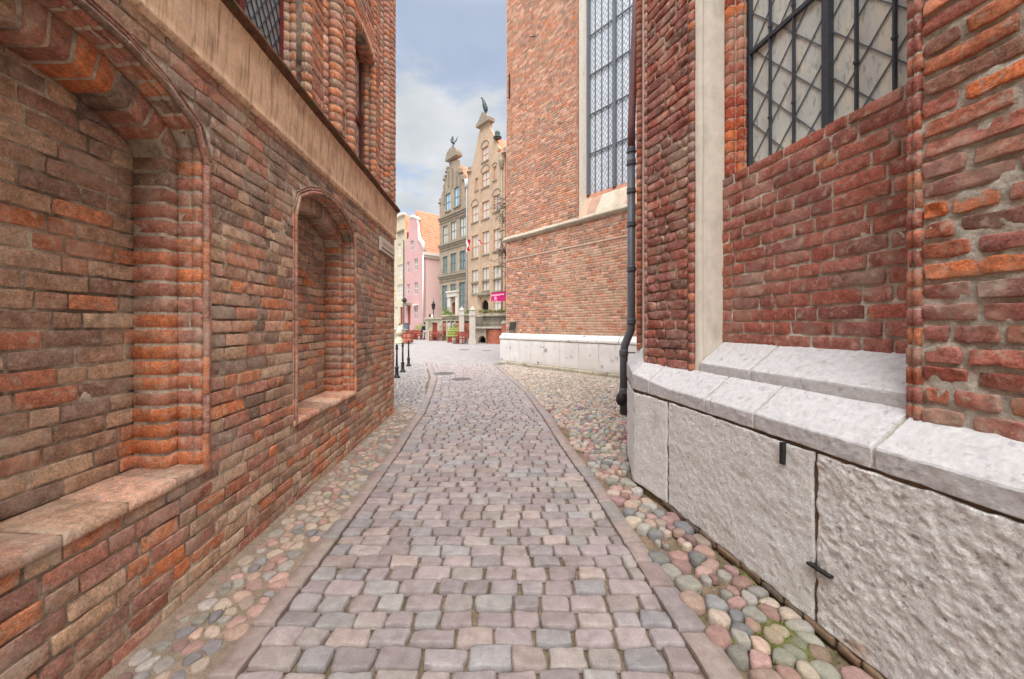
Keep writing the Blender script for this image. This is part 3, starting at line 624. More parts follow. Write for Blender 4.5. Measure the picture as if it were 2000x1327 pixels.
        for sg in (1, -1):
            for i in range(-60, 120):
                s0 = a+i*w
                # line z = 3.7 + sg*(s-s0)*h/w
                pts = []
                for sx in (a, b):
                    pts.append((sx, 3.7+sg*(sx-s0)*h/w))
                (x0, y0), (x1, y1) = pts
                lo, hi = 3.7, z1; t0, t1 = 0., 1.; dy = y1-y0
                tt = sorted([(lo-y0)/dy, (hi-y0)/dy]); t0 = max(t0, tt[0]); t1 = min(t1, tt[1])
                if t1 <= t0: continue
                l.beam(ML(x0+(x1-x0)*t0, y0+dy*t0, -.222), ML(x0+(x1-x0)*t1, y0+dy*t1, -.222), .008, .006)
        l.build('lead_lattice', M['lead'], f, False)
left_building()
def street_sign():
    t = thing('street_sign', 'small off-white street name plate high on the brick corner', 'sign', ML(6.2, 2.8, 0))
    S0, S1, Z0, Z1 = 5.78, 6.62, 2.78, 3.0
    b = MB(); b.box(ML, (S0, S1), (Z0, Z1), (.015, .045)); b.build('plate', M['sign_white'], t, False)
    g = MB(); g.box(ML, (S0+.06, S1-.04), (Z0+.035, Z0+.065), (.045, .048))
    r = random.Random(1); x = S0+.14
    while x < S1-.12:      # the lettering is too blurred to read: short faint strokes
        g.box(ML, (x, x+.02), (Z0+.10, Z0+.16), (.045, .0465)); x += .052
    g.build('lettering', M['sign_grey'], t, False)
    for s in (S0+.1, S1-.1): h = MB(); h.box(ML, (s, s+.03), (Z0+.08, Z0+.12), (-.01, .016)); h.build('bracket', M['iron'], t, False)
street_sign()

# ------------------------------------------------------------------ church chapel on the right (near)
def MR(s, t, d): return (1.948-.18*s-d, s+0*d, t+0*s)
RB = thing('brick_chapel', 'red brick church chapel on the right on a pale stone plinth, with leaded window', 'church', (2.6, 2, 0))
def right_building():
    global BLEND
    BLEND = [c(180, 116, 102), .4, (.84, 1.14)]
    r = random.Random(31)
    # --- plinth ashlars
    def ash(Mf, s0, s1, rough, seed, mat, z0=.03, z1=.925, nx=40, ny=36, fine=.003):
        b = MB(); slabs(b, [(s0+.008, s1-.008, z0, z1)], [(1, 1, 1)], Mf, drop=.03, bev=.006, jit=.009, rough=0, nx=nx, ny=ny, js=14)
        V = b.v[0]; d = np.array(Mf(0., 0., 1.))-np.array(Mf(0., 0., 0.))
        g = fbm(V, 7, seed, 5)*rough+fbm(V, 38, seed+9, 3)*fine
        if rough > .004 and s0 > 0: g += -np.abs(fbm(V*np.array((1, 1, 1.6)), 38, seed+4, 3))*.0060+.005
        b.v[0] = V+g[:, None]*d[None]; return b.build('ashlar', mat, RB)
    ash(MR, 1.944, 3.236, .003, 3, M['stone'], nx=90, ny=70, fine=.0035)
    ash(MR, .2, 1.944, .0035, 5, M['stone_rough'], nx=210, ny=130, fine=.0042)
    ash(MR, -1.8, .2, .006, 6, M['stone'], nx=30, ny=30); ash(MR, -4, -1.8, .006, 8, M['stone'], nx=20, ny=20)
    A, Cc, D = (1.366, 3.236), (1.22, 3.72), (1.42, 4.55)
    m1 = line_map(A, Cc, -1); m2 = line_map(Cc, D, -1)
    ash(m1, 0, m1.L, .003, 11, M['stone'], nx=30, ny=50); ash(m2, 0, m2.L, .003, 12, M['stone'], nx=30, ny=30)
    # mortar and footing behind the ashlars
    f = MB(); pl = [(1.948+.18*4, -4), A, Cc, D, (1.75, 4.9), (2.45, 6.9), (6, 8)]
    for (x0, y0), (x1, y1) in zip(pl[:-1], pl[1:]):
        L = math.hypot(x1-x0, y1-y0); nx_, ny_ = -(y1-y0)/L, (x1-x0)/L; o = -.011
        x0o, y0o, x1o, y1o = x0+nx_*o, y0+ny_*o, x1+nx_*o, y1+ny_*o
        f.add([(x0o, y0o, -.05), (x1o, y1o, -.05), (x1o, y1o, 1.0), (x0o, y0o, 1.0)], np.array([[0, 1, 2, 3]]))
    f.build('footing', pm('brown_mortar', c(128, 108, 88), .3, 20, .9, 60, .95, .1, stains=((c(70, 62, 52), 6, .45, .65, .7),)), RB)
    # rubble foot stones along the base
    rb = MB(); x = 1.2; rr = []; cl = []
    while x < 3.2:
        L = r.uniform(.10, .26); rr.append((x, x+L-.012, -.02, .028+r.uniform(0, .012))); cl.append(c(*r.choice([(120, 100, 84), (104, 92, 80), (134, 112, 92)]))); x += L
    slabs(rb, rr, cl, lambda s, t, d: MR(s, t, d+.010), drop=.03, bev=.012, jit=.008, rough=.004, nx=9, ny=6, js=14); rb.build('foot_stones', M['cobble'], RB)
    # --- plinth cap: lofted between a front path and a back path
    K = [0, .45, 1.0, 1.52, 5.5]     # stations: D, C(mid), A ...
    st = [((1.42, 4.55), .965, 1.14, (1.60, 4.50, 1.36)), ((1.30, 4.05), .96, 1.125, (1.47, 4.16, 1.33)), ((1.22, 3.72), .957, 1.11, (1.343, 3.74, 1.222)), ((1.366, 3.236), .944, 1.04, (1.56, 3.236, 1.215)), ((1.948+.18*4, -4), .944, 1.04, (1.948+.72+.19, -4, 1.215))]
    ks = np.array([-1.37, -.83, -.505, 0, 7.236]); fx = np.array([s[0][0] for s in st]); fy = np.array([s[0][1] for s in st]); zl = np.array([s[1] for s in st]); zt = np.array([s[2] for s in st]); bx = np.array([s[3][0] for s in st]); by = np.array([s[3][1] for s in st]); bz = np.array([s[3][2] for s in st])
    def MC(k, q, d):     # q 0..1 front, 1..3 sloping top
        I = lambda a: np.interp(k, ks, a); q1 = np.clip(q/.1, 0, 1); q2 = np.clip((q-.1)/.25, 0, 1)
        X = I(fx)+(I(bx)-I(fx))*q2; Y = I(fy)+(I(by)-I(fy))*q2; Z = I(zl)+(I(zt)-I(zl))*q1+(I(bz)-I(zt))*q2+np.minimum(d, 0)*q1*(q2 == 0)*1.4
        top = q2 > 0; return (X-np.where(top, .5, 1)*d*.95-.004, Y-0*d, Z+np.where(top, .8*d, 0))
    kk = [-1.37, -.84, -.515, -.25, 3.236-2.77, 3.236-2.33, 3.236-1.678, 3.236-.9, 3.236, 4.6, 7.2]
    for a, b in zip(kk[:-1], kk[1:]):
        cb = MB(); g = .003 if b-a < .4 else .007; slabs(cb, [(a+g, b-g, 0, .355)], [(1, 1, 1)], MC, drop=.02, bev=.004, jit=.006, rough=.0028, nx=max(12, int((b-a)*70)), ny=36, js=12)
        cb.build('cap_stone', M['stone_cap'], RB, False)
    cm = MB(); kkk = np.linspace(-1.37, 7.2, 60); V = []
    for k_ in kkk:
        for q in (0, .1, .36): V.append([float(x) for x in MC(k_, q, -.009)])
    g = (np.arange(59)[:, None]*3+np.arange(2)[None]).ravel(); cm.add(V, np.stack([g, g+1, g+4, g+3], 1)); cm.build('cap_joint', M['mortar_light'], RB)
    # --- bay sill stones
    def MBY(s, q, d):
        q1 = np.clip(q, 0, .075); q2 = np.clip((q-.075)/.265, 0, 1); top = q > .075
        return (1.948-.18*s+.185+.205*q2-np.where(top, .5, 1)*d, s+0*q, 1.205+q1+.178*q2+np.where(top, .8*d, 0))
    for a, b in ((1.70, 2.585), (2.585, 3.10)):
        cb = MB(); slabs(cb, [(a+.006, b-.006, 0, .36)], [(1, 1, 1)], MBY, drop=.02, bev=.004, jit=.005, rough=.0020, nx=60, ny=34, js=12); cb.build('sill_stone', M['stone_cap'], RB, False)
    cm = MB(); cm.add([MBY(1.7, 0, -.01), MBY(3.11, 0, -.01), MBY(3.11, .075, -.01), MBY(1.7, .075, -.01), MBY(1.7, .36, -.01), MBY(3.11, .36, -.01)], np.array([[0, 1, 2, 3], [3, 2, 5, 4]])); cm.build('sill_joint', M['mortar_light'], RB)
    # --- near pier
    w = MB(); PS = 1.66
    rects = courses(1.165, 5.4, .0885, .019, lambda a, b: [(.5, PS-.03)], ls=.285, lh=.15, r=r, jl=.022)
    cols = [pick(['red', 'orange', 'wine', 'brown', 'dark'], [3, 4, 2, 1.2, .6], r) for q in rects]
    mp = lambda s, t, d: MR(s, t, d-.15)
    slabs(w, rects, cols, mp, drop=.022, bev=.004, jit=.006, rough=.0055, nx=18, ny=9, tilt=.003, js=18, rnd=.005)
    sheet(w, MR, [(-4, .5, 1.1, 11), (.5, PS, 5, 11)], -.170, mi=1); rough_sheet(w, mp, .5, PS, 1.1, 5.2, lambda S, T: S > -9, -.0085, .0075, res=.012, seed=21, sc=16)
    up = lambda s, d, z0, z1: (np.array([MR(s, z0, d), MR(s, z1, d)]), np.array([[0, 1, 0.]]*2), np.array([[-1., 0, 0]]*2))
    pc = lambda p: pick(['orange', 'red', 'brown', 'wine'], [4, 3, 1, 1], r)
    run(w, *up(PS+.005, -.165, 1.155, 5.5), [(-.035, -.05), (-.04, .0), (-.034, .014), (-.018, .018), (-.006, .008), (.0, .012), (.018, .012), (.03, -.004), (.032, -.05)], .0875, pc, joint=.012, seed=3)
    w.build('pier', [M['brick'], M['mortar_light']], RB)
    cw = MB(); cw.box(MR, (-4, PS+.02), (1.1, 11), (-.9, -.166)); cw.box(MR, (PS, 3.14), (1.0, 2.80), (-.9, -.398)); cw.box(MR, (PS, 3.3), (7.6, 11), (-.9, -.398)); cw.box(MR, (PS, 3.14), (2.7, 7.7), (-.9, -.60)); cw.box(MR, (-4, 3.2), (.0, 1.0), (-.9, -.05)); cw.box(MR, (-4, 3.2), (1.0, 1.14), (-.9, -.2))
    cw.build('core_wall', M['mortar_light'], RB, False)
    # --- bay wall
    w = MB(); rects = courses(1.44, 2.83, .0935, .013, lambda a, b: [(PS+.0, 3.118)], ls=.275, lh=.14, r=r, jl=.014)
    cols = [pick(['red', 'wine', 'orange', 'dark'], [6, 3, .12, .1], r) for q in rects]; md = lambda s, t, d: MR(s, t, d-.386)
    slabs(w, rects, cols, md, drop=.018, bev=.003, jit=.0045, rough=.0030, nx=14, ny=7, tilt=.0016, js=22, rnd=.003)
    sheet(w, MR, [(PS-.02, 3.12, 1.40, 2.825)], -.400, mi=1); rough_sheet(w, md, PS-.02, 3.118, 1.40, 2.822, lambda S, T: S > -9, -.0075, .005, res=.016, seed=31, sc=12)
    w.add([MR(PS, 2.822, -.394), MR(3.12, 2.822, -.394), MR(3.12, 2.87, -.62), MR(PS, 2.87, -.62)], np.array([[0, 1, 2, 3]]), (1, 1, 1), 1)
    jc = lambda p: pick(['orange', 'red'], [4, 3], r)
    jc = lambda p: [min(.8, v*k) for v, k in zip(c(*r.choice([(214, 116, 78), (200, 102, 70), (190, 96, 72), (222, 128, 80), (182, 88, 70)])), (1, 1, 1))]
    SQ = lambda w_: [(-w_, w_), (-w_, -w_*.9), (-w_*.55, -w_*1.0), (-w_*.5, -w_*.86), (-w_*.4, -w_*.86), (-w_*.35, -w_*1.02), (w_*.3, -w_*1.02), (w_*.6, -w_*.9), (w_*.85, -w_*.5), (w_*.9, w_)]
    for s, d, rad in ((3.085, -.435, .040), (3.055, -.492, .036), (3.10, -.545, .03), (1.76, -.43, .042), (1.80, -.487, .034)):
        sec = [((-y), x) for x, y in SQ(rad)] if s < 2.5 else [(y, x) for x, y in SQ(rad)]
        run(w, *up(s, d, 2.84, 7.6), sec, .0935, jc, joint=.009, inset=.002, seed=int(rad*1e4)+int(s))
    w.box(MR, (3.105, 3.2), (2.83, 7.6), (-.56, -.40), mi=1); w.box(MR, (PS, 1.74), (2.83, 7.6), (-.60, -.40), mi=1)
    w.build('bay_wall', [M['brick'], M['mortar_light']], RB)
    # --- pale rendered reveal of the far pier (uneven surface)
    b = MB(); zz = np.linspace(1.17, 8, 150); pr = [(3.150, .186), (3.122, .190), (3.106, .212), (3.112, .228), (3.128, .236), (3.106, .246), (3.102, .32), (3.106, .40)]; V = []
    for z in zz:
        for s, o in pr:
            q = np.array([s*3, o*6, z]); V.append(MR(s+.005*float(fbm(q, 2.2, 3)), z, -(o+.002*float(fbm(q, 4, 8)))))
    k = len(pr); g = (np.arange(149)[:, None]*k+np.arange(k-1)[None]).ravel(); b.add(V, np.stack([g, g+1, g+k+1, g+k], 1)); b.build('rendered_reveal', M['plaster_white'], RB)
    # --- far pier
    E, F = (1.945-.18*3.16+.19, 3.16), (1.343, 3.74); mf = line_map(E, F, -1); w = MB()
    rects = courses(1.20, 5.9, .090, .011, lambda a, b: [(.075, mf.L-.03)], ls=.26, lh=.13, r=r, jl=.014)
    cols = [[v*.88 for v in pick(['red', 'wine', 'brown', 'dark'], [3, 5, 1, .7], r)] for q in rects]
    slabs(w, rects, cols, mf, drop=.018, bev=.003, jit=.005, rough=.003, nx=9, ny=6, tilt=.0025, rnd=.008)
    P0 = np.array(mf(0., 0., 0.)); dS = np.array(mf(1., 0., 0.))-P0; dN = np.array(mf(0., 0., 1.))-P0
    upf = lambda s, d, z0, z1: (np.array([mf(s, z0, d), mf(s, z1, d)]), np.array([dS]*2), np.array([dN]*2))
    dc = lambda p: pick(['red', 'orange', 'dark', 'wine'], [3, 2, 2.4, 2], r)
    run(w, *upf(.035, -.03, 1.18, 6.4), [(-.036, -.04), (-.036, .015), (-.022, .032), (.0, .036), (.032, .034), (.034, -.04)], .0865, dc, joint=.010, seed=8)
    run(w, *upf(mf.L-.012, -.02, 1.2, 6.4), circ(.024, 8), .0865, lambda p: pick(['wine', 'peach'], [3, 1], r), joint=.008, seed=9)
    w.add([mf(.02, 1.15, -.014), mf(mf.L, 1.15, -.014), mf(mf.L, 11, -.014), mf(.02, 11, -.014)], np.array([[0, 1, 2, 3]]), (1, 1, 1), 1)
    w.build('pier', [M['brick'], M['mortar']], RB)
    b = MB()
    b.add([(1.355, 3.765, 1.2), (1.395, 3.86, 1.2), (1.452, 4.10, 1.28), (1.452, 4.10, 11), (1.395, 3.86, 11), (1.355, 3.765, 11)], np.array([[0, 1, 4, 5], [1, 2, 3, 4]])); b.build('rendered_strip', M['plaster_white'], RB)
    w = MB()
    for (x, y, rad) in ((1.500, 4.33, .036), (1.56, 4.44, .03)):
        run(w, [(x, y, 1.3), (x, y, 8)], [(1, 0, 0)]*2, [(0, 1, 0)]*2, circ(rad, 10), .0865, lambda p: pick(['red', 'orange', 'peach'], [3, 3, 1], r), joint=.010, seed=5)
    for p, q in (((1.47, 4.16), (1.54, 4.4)), ((1.54, 4.4), (1.75, 4.9)), ((1.75, 4.9), (2.42, 6.9)), ((2.42, 6.9), (6, 8))):
        w.add([(p[0], p[1], 0 if p[1] > 4.3 else 1.2), (q[0], q[1], 0 if p[1] > 4.3 else 1.2), (q[0], q[1], 11), (p[0], p[1], 11)], np.array([[0, 1, 2, 3]]), c(150, 84, 70), 0)
    w.build('side_wall', [M['brick'], M['mortar']], RB)
    # --- leaded window of the bay
    fr = MB(); D = -.57; a, b_ = 1.83, 3.03; zt_ = 7.55
    fr.box(MR, (2.415-.022, 2.415+.022), (2.8, zt_), (D-.02, D+.035))
    for s in (a, b_): fr.box(MR, (s-.010, s+.010), (2.8, zt_), (D-.02, D+.03))
    for z in (3.83, 4.85, 5.87, 6.89): fr.box(MR, (a, b_), (z-.015, z+.015), (D-.0, D+.028))
    f = fr.build('window', M['lead'], RB, False)
    bars = MB()
    for s in (2.843, 2.65, 2.246, 2.054):
        bars.box(MR, (s-.0055, s+.0055), (2.8, zt_), (D+.006, D+.024))
        for z in (3.2, 3.9): bars.box(MR, (s-.009, s+.009), (z-.009, z+.009), (D+.0065, D+.028))
    bars.build('glazing_bar', M['lead'], f, False)
    l = MB(); wv, hv = .2, .25
    for (x0, x1) in ((a, 2.415), (2.415, b_)):
        for sg in (1, -1):
            for i in range(-40, 40):
                zc = 2.8+i*.30; y0 = zc; y1 = zc+sg*(x1-x0)/wv*hv; dy = y1-y0; tt = sorted([(2.8-y0)/dy, (zt_-y0)/dy]); t0 = max(0, tt[0]); t1 = min(1, tt[1])
                if t1 > t0: l.beam(MR(x0+(x1-x0)*t0, y0+dy*t0, D+.004), MR(x0+(x1-x0)*t1, y0+dy*t1, D+.004), .005, .007)
    l.build('lead_lattice', pm('grey_came', c(104, 112, 122), .1, 20, 0, 3, .6, .3), f, False)
    p = MB(); p.add([MR(a, 2.8, D-.002), MR(b_, 2.8, D-.002), MR(b_, zt_, D-.002), MR(a, zt_, D-.002)], np.array([[0, 1, 2, 3]])); p.build('pane', M['glass_grime_glare'], f)
    # --- iron tabs in the ashlar joints
    t = MB(); t.box(MR, (2.108, 2.128), (.80, .925), (-.01, .022)); t.build('iron_tab', M['iron'], RB, False)
    t = MB(); t.box(MR, (1.85, 1.965), (.326, .340), (-.01, .026)); t.build('iron_tab', M['iron'], RB, False)
right_building()
def downpipe():
    t = thing('downpipe', 'dark grey rainwater downpipe between the chapel and the nave wall', 'downpipe', (2.0, 6.6, 0)); Y = 6.6
    b = MB(); b.tube([(2.135, Y, 4.72), (2.135, Y, 1.62), (2.125, Y, 1.50), (2.02, Y, 1.24), (2.0, Y, 1.12), (2.0, Y, .02)], .068, 16); b.build('pipe', M['pipe'], t)
    b = MB(); b.tube([(2.30, Y, 9.5), (2.21, Y, 7.0), (2.14, Y, 5.2), (2.135, Y, 4.70)], .066, 16); b.build('upper_pipe', M['pipe_red'], t)['label'] = 'faded red-brown upper length of the pipe'
    for z, x in ((4.72, 2.135), (4.5, 2.135), (4.0, 2.135), (3.4, 2.135), (2.6, 2.135), (1.66, 2.135), (1.10, 2.0), (.42, 2.0)):
        b = MB(); b.lathe((x, Y, z), [(.07, -.05), (.08, -.045), (.08, -.02), (.075, 0), (.08, .02), (.08, .045), (.07, .05)], 16); b.beam((x, Y, z), (x+.3, Y+.05, z), .03, .02); b.build('collar', M['pipe'], t)
    b = MB(); b.lathe((1.95, Y-.02, .30), [(.02, -.14), (.07, -.12), (.095, -.05), (.08, .04), (.04, .10), (.02, .11)], 14); b.build('cleaning_eye', M['iron'], t)
downpipe()

# ------------------------------------------------------------------ church nave (further right)
NV = thing('church_nave', 'tall orange-red brick church wall with white stone base and slender leaded window', 'church', (1, 14.5, 0))
mn = line_map((-.32, 15.4), (-.32+6.56, 15.4-7.55), 1)      # r runs from the far corner towards the camera; outward = towards the alley
def nave():
    global BLEND
    BLEND = [c(176, 132, 108), .5, (.9, 1.15)]
    r = random.Random(91); w = MB(); WA, WB = 3.92, 7.1
    def iv(ta, tb):
        if tb > 5.2: return [(.12, WA-.12)]
        return [(.12 if ta > 1 else .0, 8.6)]
    rects = courses(1.26, 16.5, .0875, .012, iv, ls=.27, lh=.135, r=r)
    cols = []
    for a, b, t0, t1 in rects:
        m = (a+b)/2
        q = float(vnoise(np.array([m*.5, t0*.5, 1.]), 1, 5))
        if t0 < 4.25 and m > 2.6: cols.append(pick(['peach', 'orange', 'tan', 'brown'], [5, 1.2, 4, 1], r))
        elif t0 < 4.25: cols.append(pick(['orange', 'red', 'dark', 'peach'] , [3, 2.5, 1.6+q, 2.5], r))
        else: cols.append(pick(['orange', 'red', 'dark', 'peach', 'brown'], [3, 2, .7+q*.6, 3, 2.5], r))
    slabs(w, rects, cols, lambda s, t, d: mn(s, t, d-np.where(t > 4.27, .02, 0)), drop=.010, bev=.008, jit=.004, rough=.001, nx=5, ny=4, tilt=.0015)
    sheet(w, mn, [(.1, 9.9, 1.2, 4.27), (.1, WA-.1, 4.2, 18), (WB, 9.9, 4.2, 18), (WA-.1, WB, 4.2, 5.2), (WA-.1, WB, 16.4, 18)], -.028, mi=1)
    sheet(w, mn, [(.1, 9.9, 1.2, 4.265)], -.008, mi=1)
    w.box(mn, (.11, 9.9), (0, 18), (-8, -.8), mi=1); w.box(mn, (.11, WA-.3), (0, 18), (-.8, -.03), mi=1); w.box(mn, (WA-.3, 9.9), (0, 5.1), (-.8, -.03), mi=1)
    w.build('wall', [M['brick_far'], M['mortar_far']], NV)
    led = MB(); led.box(mn, (.05, 9.9), (4.255, 4.285), (-.02, .018)); led.build('ledge', M['mortar_far'], NV, False)
    s = MB()
    prof = [(-.02, 5.02), (.06, 5.06), (.085, 5.10), (.085, 5.14), (.0, 5.22), (-.03, 5.24)]; ss = np.linspace(-.03, 8, 60); V = []
    for x in ss:
        for d, t in prof: V.append([float(q) for q in mn(x, t+.008*float(vnoise(np.array([x, t, 0]), 2, 1)), d)])
    k = len(prof); g = (np.arange(59)[:, None]*k+np.arange(k-1)[None]).ravel(); s.add(V, np.stack([g, g+k, g+k+1, g+1], 1)); s.add([V[j] for j in range(k)], [list(range(k))]); s.build('string_course', pm('weathered_string', c(186, 176, 158), .2, 3, .3, 20, .9, .15), NV)
    # white stone base
    x = -.14; ws = [.62, .52, .10, .60, .72, .74, .86, .8, .9, .9, .9, .9]; pb = MB(); rr = []
    for L in ws: rr.append((x+.008, x+L-.008, .12, 1.0)); x += L
    slabs(pb, rr, [(1, 1, 1)]*len(rr), lambda s, t, d: mn(s, t, d+.13), drop=.02, bev=.012, jit=.004, rough=.003, nx=10, ny=10); pb.build('stone_base', M['stone_nave'], NV)
    def mc(s, q, d):
        q1 = np.clip(q, 0, .09); q2 = np.clip((q-.09)/.2, 0, 1); top = q > .09
        X, Y, _ = mn(s, q, .15-.16*q2+np.where(top, .3, 1)*d); return (X, Y, 1.015+q1+.16*q2+np.where(top, .8*d, 0))
    x = -.16; rr = []
    for L in [.34, .62, .30, .62, .32, .46, .74, .7, .8, .8, .8, .8, .8]: rr.append((x+.006, x+L-.006, 0, .30)); x += L
    cb = MB(); slabs(cb, rr, [(1, 1, 1)]*len(rr), mc, drop=.02, bev=.012, jit=.004, rough=.003, nx=9, ny=12); cb.build('base_cap', M['stone_nave'], NV)
    fb = MB(); fb.box(mn, (-.15, 9), (-.05, 1.01), (-.2, .115)); fb.box(mn, (-.145, 9), (1.0, 1.27), (-.2, .0)); fb.box(mn, (-.12, .3), (0, 1.2), (-6, .1)); fb.build('base_core', M['mortar_far'], NV, False)
    ft = MB(); rr = []; x = -.2
    while x < 8: L = r.uniform(.5, 1.1); rr.append((x+.01, x+L-.01, -.03, .115)); x += L
    slabs(ft, rr, [(1, 1, 1)]*len(rr), lambda s, t, d: mn(s, t, d+.19), drop=.08, bev=.02, jit=.012, rough=.01, nx=9, ny=5); ft.build('footing', M['terrace'], NV)
    # window: reveal, sloping sill, glass, bars
    rv = MB(); rv.add([[float(q) for q in mn(*p)] for p in ((WA, 5.2, -.01), (WA, 16.4, -.01), (WA+.02, 16.4, -.52), (WA+.02, 5.9, -.52))], np.array([[0, 1, 2, 3]])); rv.build('window_reveal', M['plaster_white'], NV)
    rc = lambda p: pick(['red', 'brown', 'orange'], [3, 2, 2], r)
    e = MB()
    for s_, d_, rad in ((WA-.045, -.005, .028), (WA-.09, -.02, .02)):
        P0 = np.array([float(q) for q in mn(s_, 5.2, d_)]); run(e, [P0, P0+np.array((0, 0, 11.2))], [(1, 0, 0)]*2, [(0, 1, 0)]*2, circ(rad, 7), .0875, rc, joint=.012, seed=3)
    e.build('jamb_roll', [M['brick_far'], M['mortar_far']], NV)
    def ms(s, q, d): 
        X, Y, _ = mn(s, q, .03-.55*q+d*.8); return (X, Y, 5.16+.98*q+.4*d)
    sb = MB(); rr = []; x = WA-.16
    for L in [.42, .40, .62, .42, .5, .5, .5, .3]: rr.append((x+.006, x+L-.006, .0, .80)); x += L
    slabs(sb, rr, [c(*q) for q in ((196, 168, 146), (184, 150, 130), (200, 190, 172), (200, 184, 164), (206, 170, 146), (200, 190, 170), (206, 170, 146), (200, 190, 170))], ms, drop=.012, bev=.012, jit=.004, rough=.002, nx=8, ny=8)
    rr = [(x0, x0+.26, .80, 1.0) for x0 in np.arange(WA, WB, .27)]; slabs(sb, rr, [c(190, 136, 112)]*len(rr), ms, drop=.012, bev=.01, jit=.004, rough=.002, nx=6, ny=5)
    sb.build('sloping_sill', pm('sill_slabs', None, .15, 4, .3, 20, .9, .15), NV)
    sc_ = MB(); sc_.add([[float(q) for q in ms(*p)] for p in ((WA-.14, 0, -.012), (WB, 0, -.012), (WB, 1.02, -.012), (WA, 1.02, -.012))], np.array([[0, 1, 2, 3]])); sc_.build('sill_bed', M['mortar_far'], NV)
    D = -.50; z0, z1 = 6.05, 16.4; fr = MB()
    for s_, hw in ((WA+.06, .06), (WA+1.10, .055), (WA+2.14, .055), (WA+3.18, .06)): fr.box(mn, (s_-hw, s_+hw), (z0, z1), (D-.08, D+.10))
    f = fr.build('window', pm('blue_grey_bars', c(104, 110, 118), .1, 3, 0, 3, .6, .3), NV, False)
    bb = MB(); lt = MB(); pn = MB()
    for i in range(3):
        a, b = WA+.06+i*1.04, WA+.06+(i+1)*1.04
        for q in (1, 2, 3): s_ = a+(b-a)*q/4; bb.box(mn, (s_-.010, s_+.010), (z0, z1), (D, D+.03))
        for z in np.arange(7.45, 16, 1.35):
            bb.box(mn, (a, b), (z-.022, z+.022), (D+.03, D+.06))
        wv, hv = .13, .13*1.55
        for sg in (1, -1):
            for q in range(-30, 90):
                zc = z0+q*2*hv*.5*2/1.0*.5*2*.5; y0 = zc; y1 = zc+sg*(b-a)/wv*hv; dy = y1-y0; tt = sorted([(z0-y0)/dy, (z1-y0)/dy]); t0 = max(0, tt[0]); t1 = min(1, tt[1])
                if t1 > t0: lt.beam([float(v) for v in mn(a+(b-a)*t0, y0+dy*t0, D+.005)], [float(v) for v in mn(a+(b-a)*t1, y0+dy*t1, D+.005)], .008, .008)
    pn.add([[float(q) for q in mn(*p)] for p in ((WA, z0, D), (WB+.1, z0, D), (WB+.1, z1, D), (WA, z1, D))], np.array([[0, 1, 2, 3]]))
    bb.build('glazing_bar', M['pipe'], f, False); lt.build('lead_lattice', pm('pale_came', c(140, 148, 158), .1, 20, 0, 3, .6, .3), f, False)
    pn.build('pane', pm('pale_leaded_glass', c(226, 234, 242), .10, 3, .12, 7, .3, .8, bd=.02), f)
    # small vent and iron anchors
    v = MB(); v.box(mn, (.32, .80), (1.36, 1.74), (-.02, .03)); v.build('vent_frame', M['trim_brown'], NV, False)
    v = MB()
    for i in range(9): v.beam([float(q) for q in mn(.34+i*.048, 1.38+0*i, .04)], [float(q) for q in mn(min(.78, .34+i*.048+.12), 1.72, .04)], .014, .014)
    v.build('vent_grille', M['iron'], NV, False)
    a = MB(); a.box(mn, (.31, .35), (10.9, 11.9), (-.02, .03)); a.build('iron_anchor', M['iron'], NV, False)
    a = MB(); a.beam([float(q) for q in mn(1.55, 12.7, .03)], [float(q) for q in mn(1.85, 12.55, .03)], .03, .03); a.build('iron_anchor', M['iron'], NV, False)
    a = MB(); a.beam([float(q) for q in mn(1.1, 4.92, .03)], [float(q) for q in mn(1.35, 4.86, .05)], .02, .02); a.build('iron_hook', M['iron'], NV, False)
nave()
# ------------------------------------------------------------------ houses across the square
FR = np.array((-.75, 36.)); FA = np.array((-.656, .755)); FN = np.array((-.755, -.656))
def hm(off=0):
    def Mf(r, z, d): p = FR+FA*r+FN*(d+off); return (float(p[0]), float(p[1]), float(z))
    return Mf
def at(u, v, off=0):                              # a place on the facade plane -> (r, z)
    q = (u-1000)/720; x0, y0 = FR+FN*off; r = (x0-q*y0)/(q*FA[1]-FA[0]); return r, 1.6+(635-v)/720*(y0+FA[1]*r)
def onground(u, v): y = 1152/(v-635); return (u-1000)/720*y, y
def facade(mb, Mf, outline, holes, dep=.3, col=(1, 1, 1), back=.35):
    bm = bmesh.new(); loops = [outline]+holes; es = []
    for lp in loops:
        vs = [bm.verts.new((p[0], p[1], 0)) for p in lp]; es += [bm.edges.new((vs[i], vs[(i+1) % len(vs)])) for i in range(len(vs))]
    bmesh.ops.triangle_fill(bm, edges=es, use_beauty=True, normal=(0, 0, 1)); bm.verts.index_update()
    V = [Mf(v.co.x, v.co.y, 0) for v in bm.verts]; mb.add(V, [[v.index for v in f.verts] for f in bm.faces], col); bm.free()
    for k, lp in enumerate(loops):
        dd = back if k == 0 else dep; n = len(lp); V = [Mf(p[0], p[1], 0) for p in lp]+[Mf(p[0], p[1], -dd) for p in lp]
        mb.add(V, [[i, (i+1) % n, n+(i+1) % n, n+i] for i in range(n)], col)
def rect(a, b, z0, z1): return [(a, z0), (b, z0), (b, z1), (a, z1)]
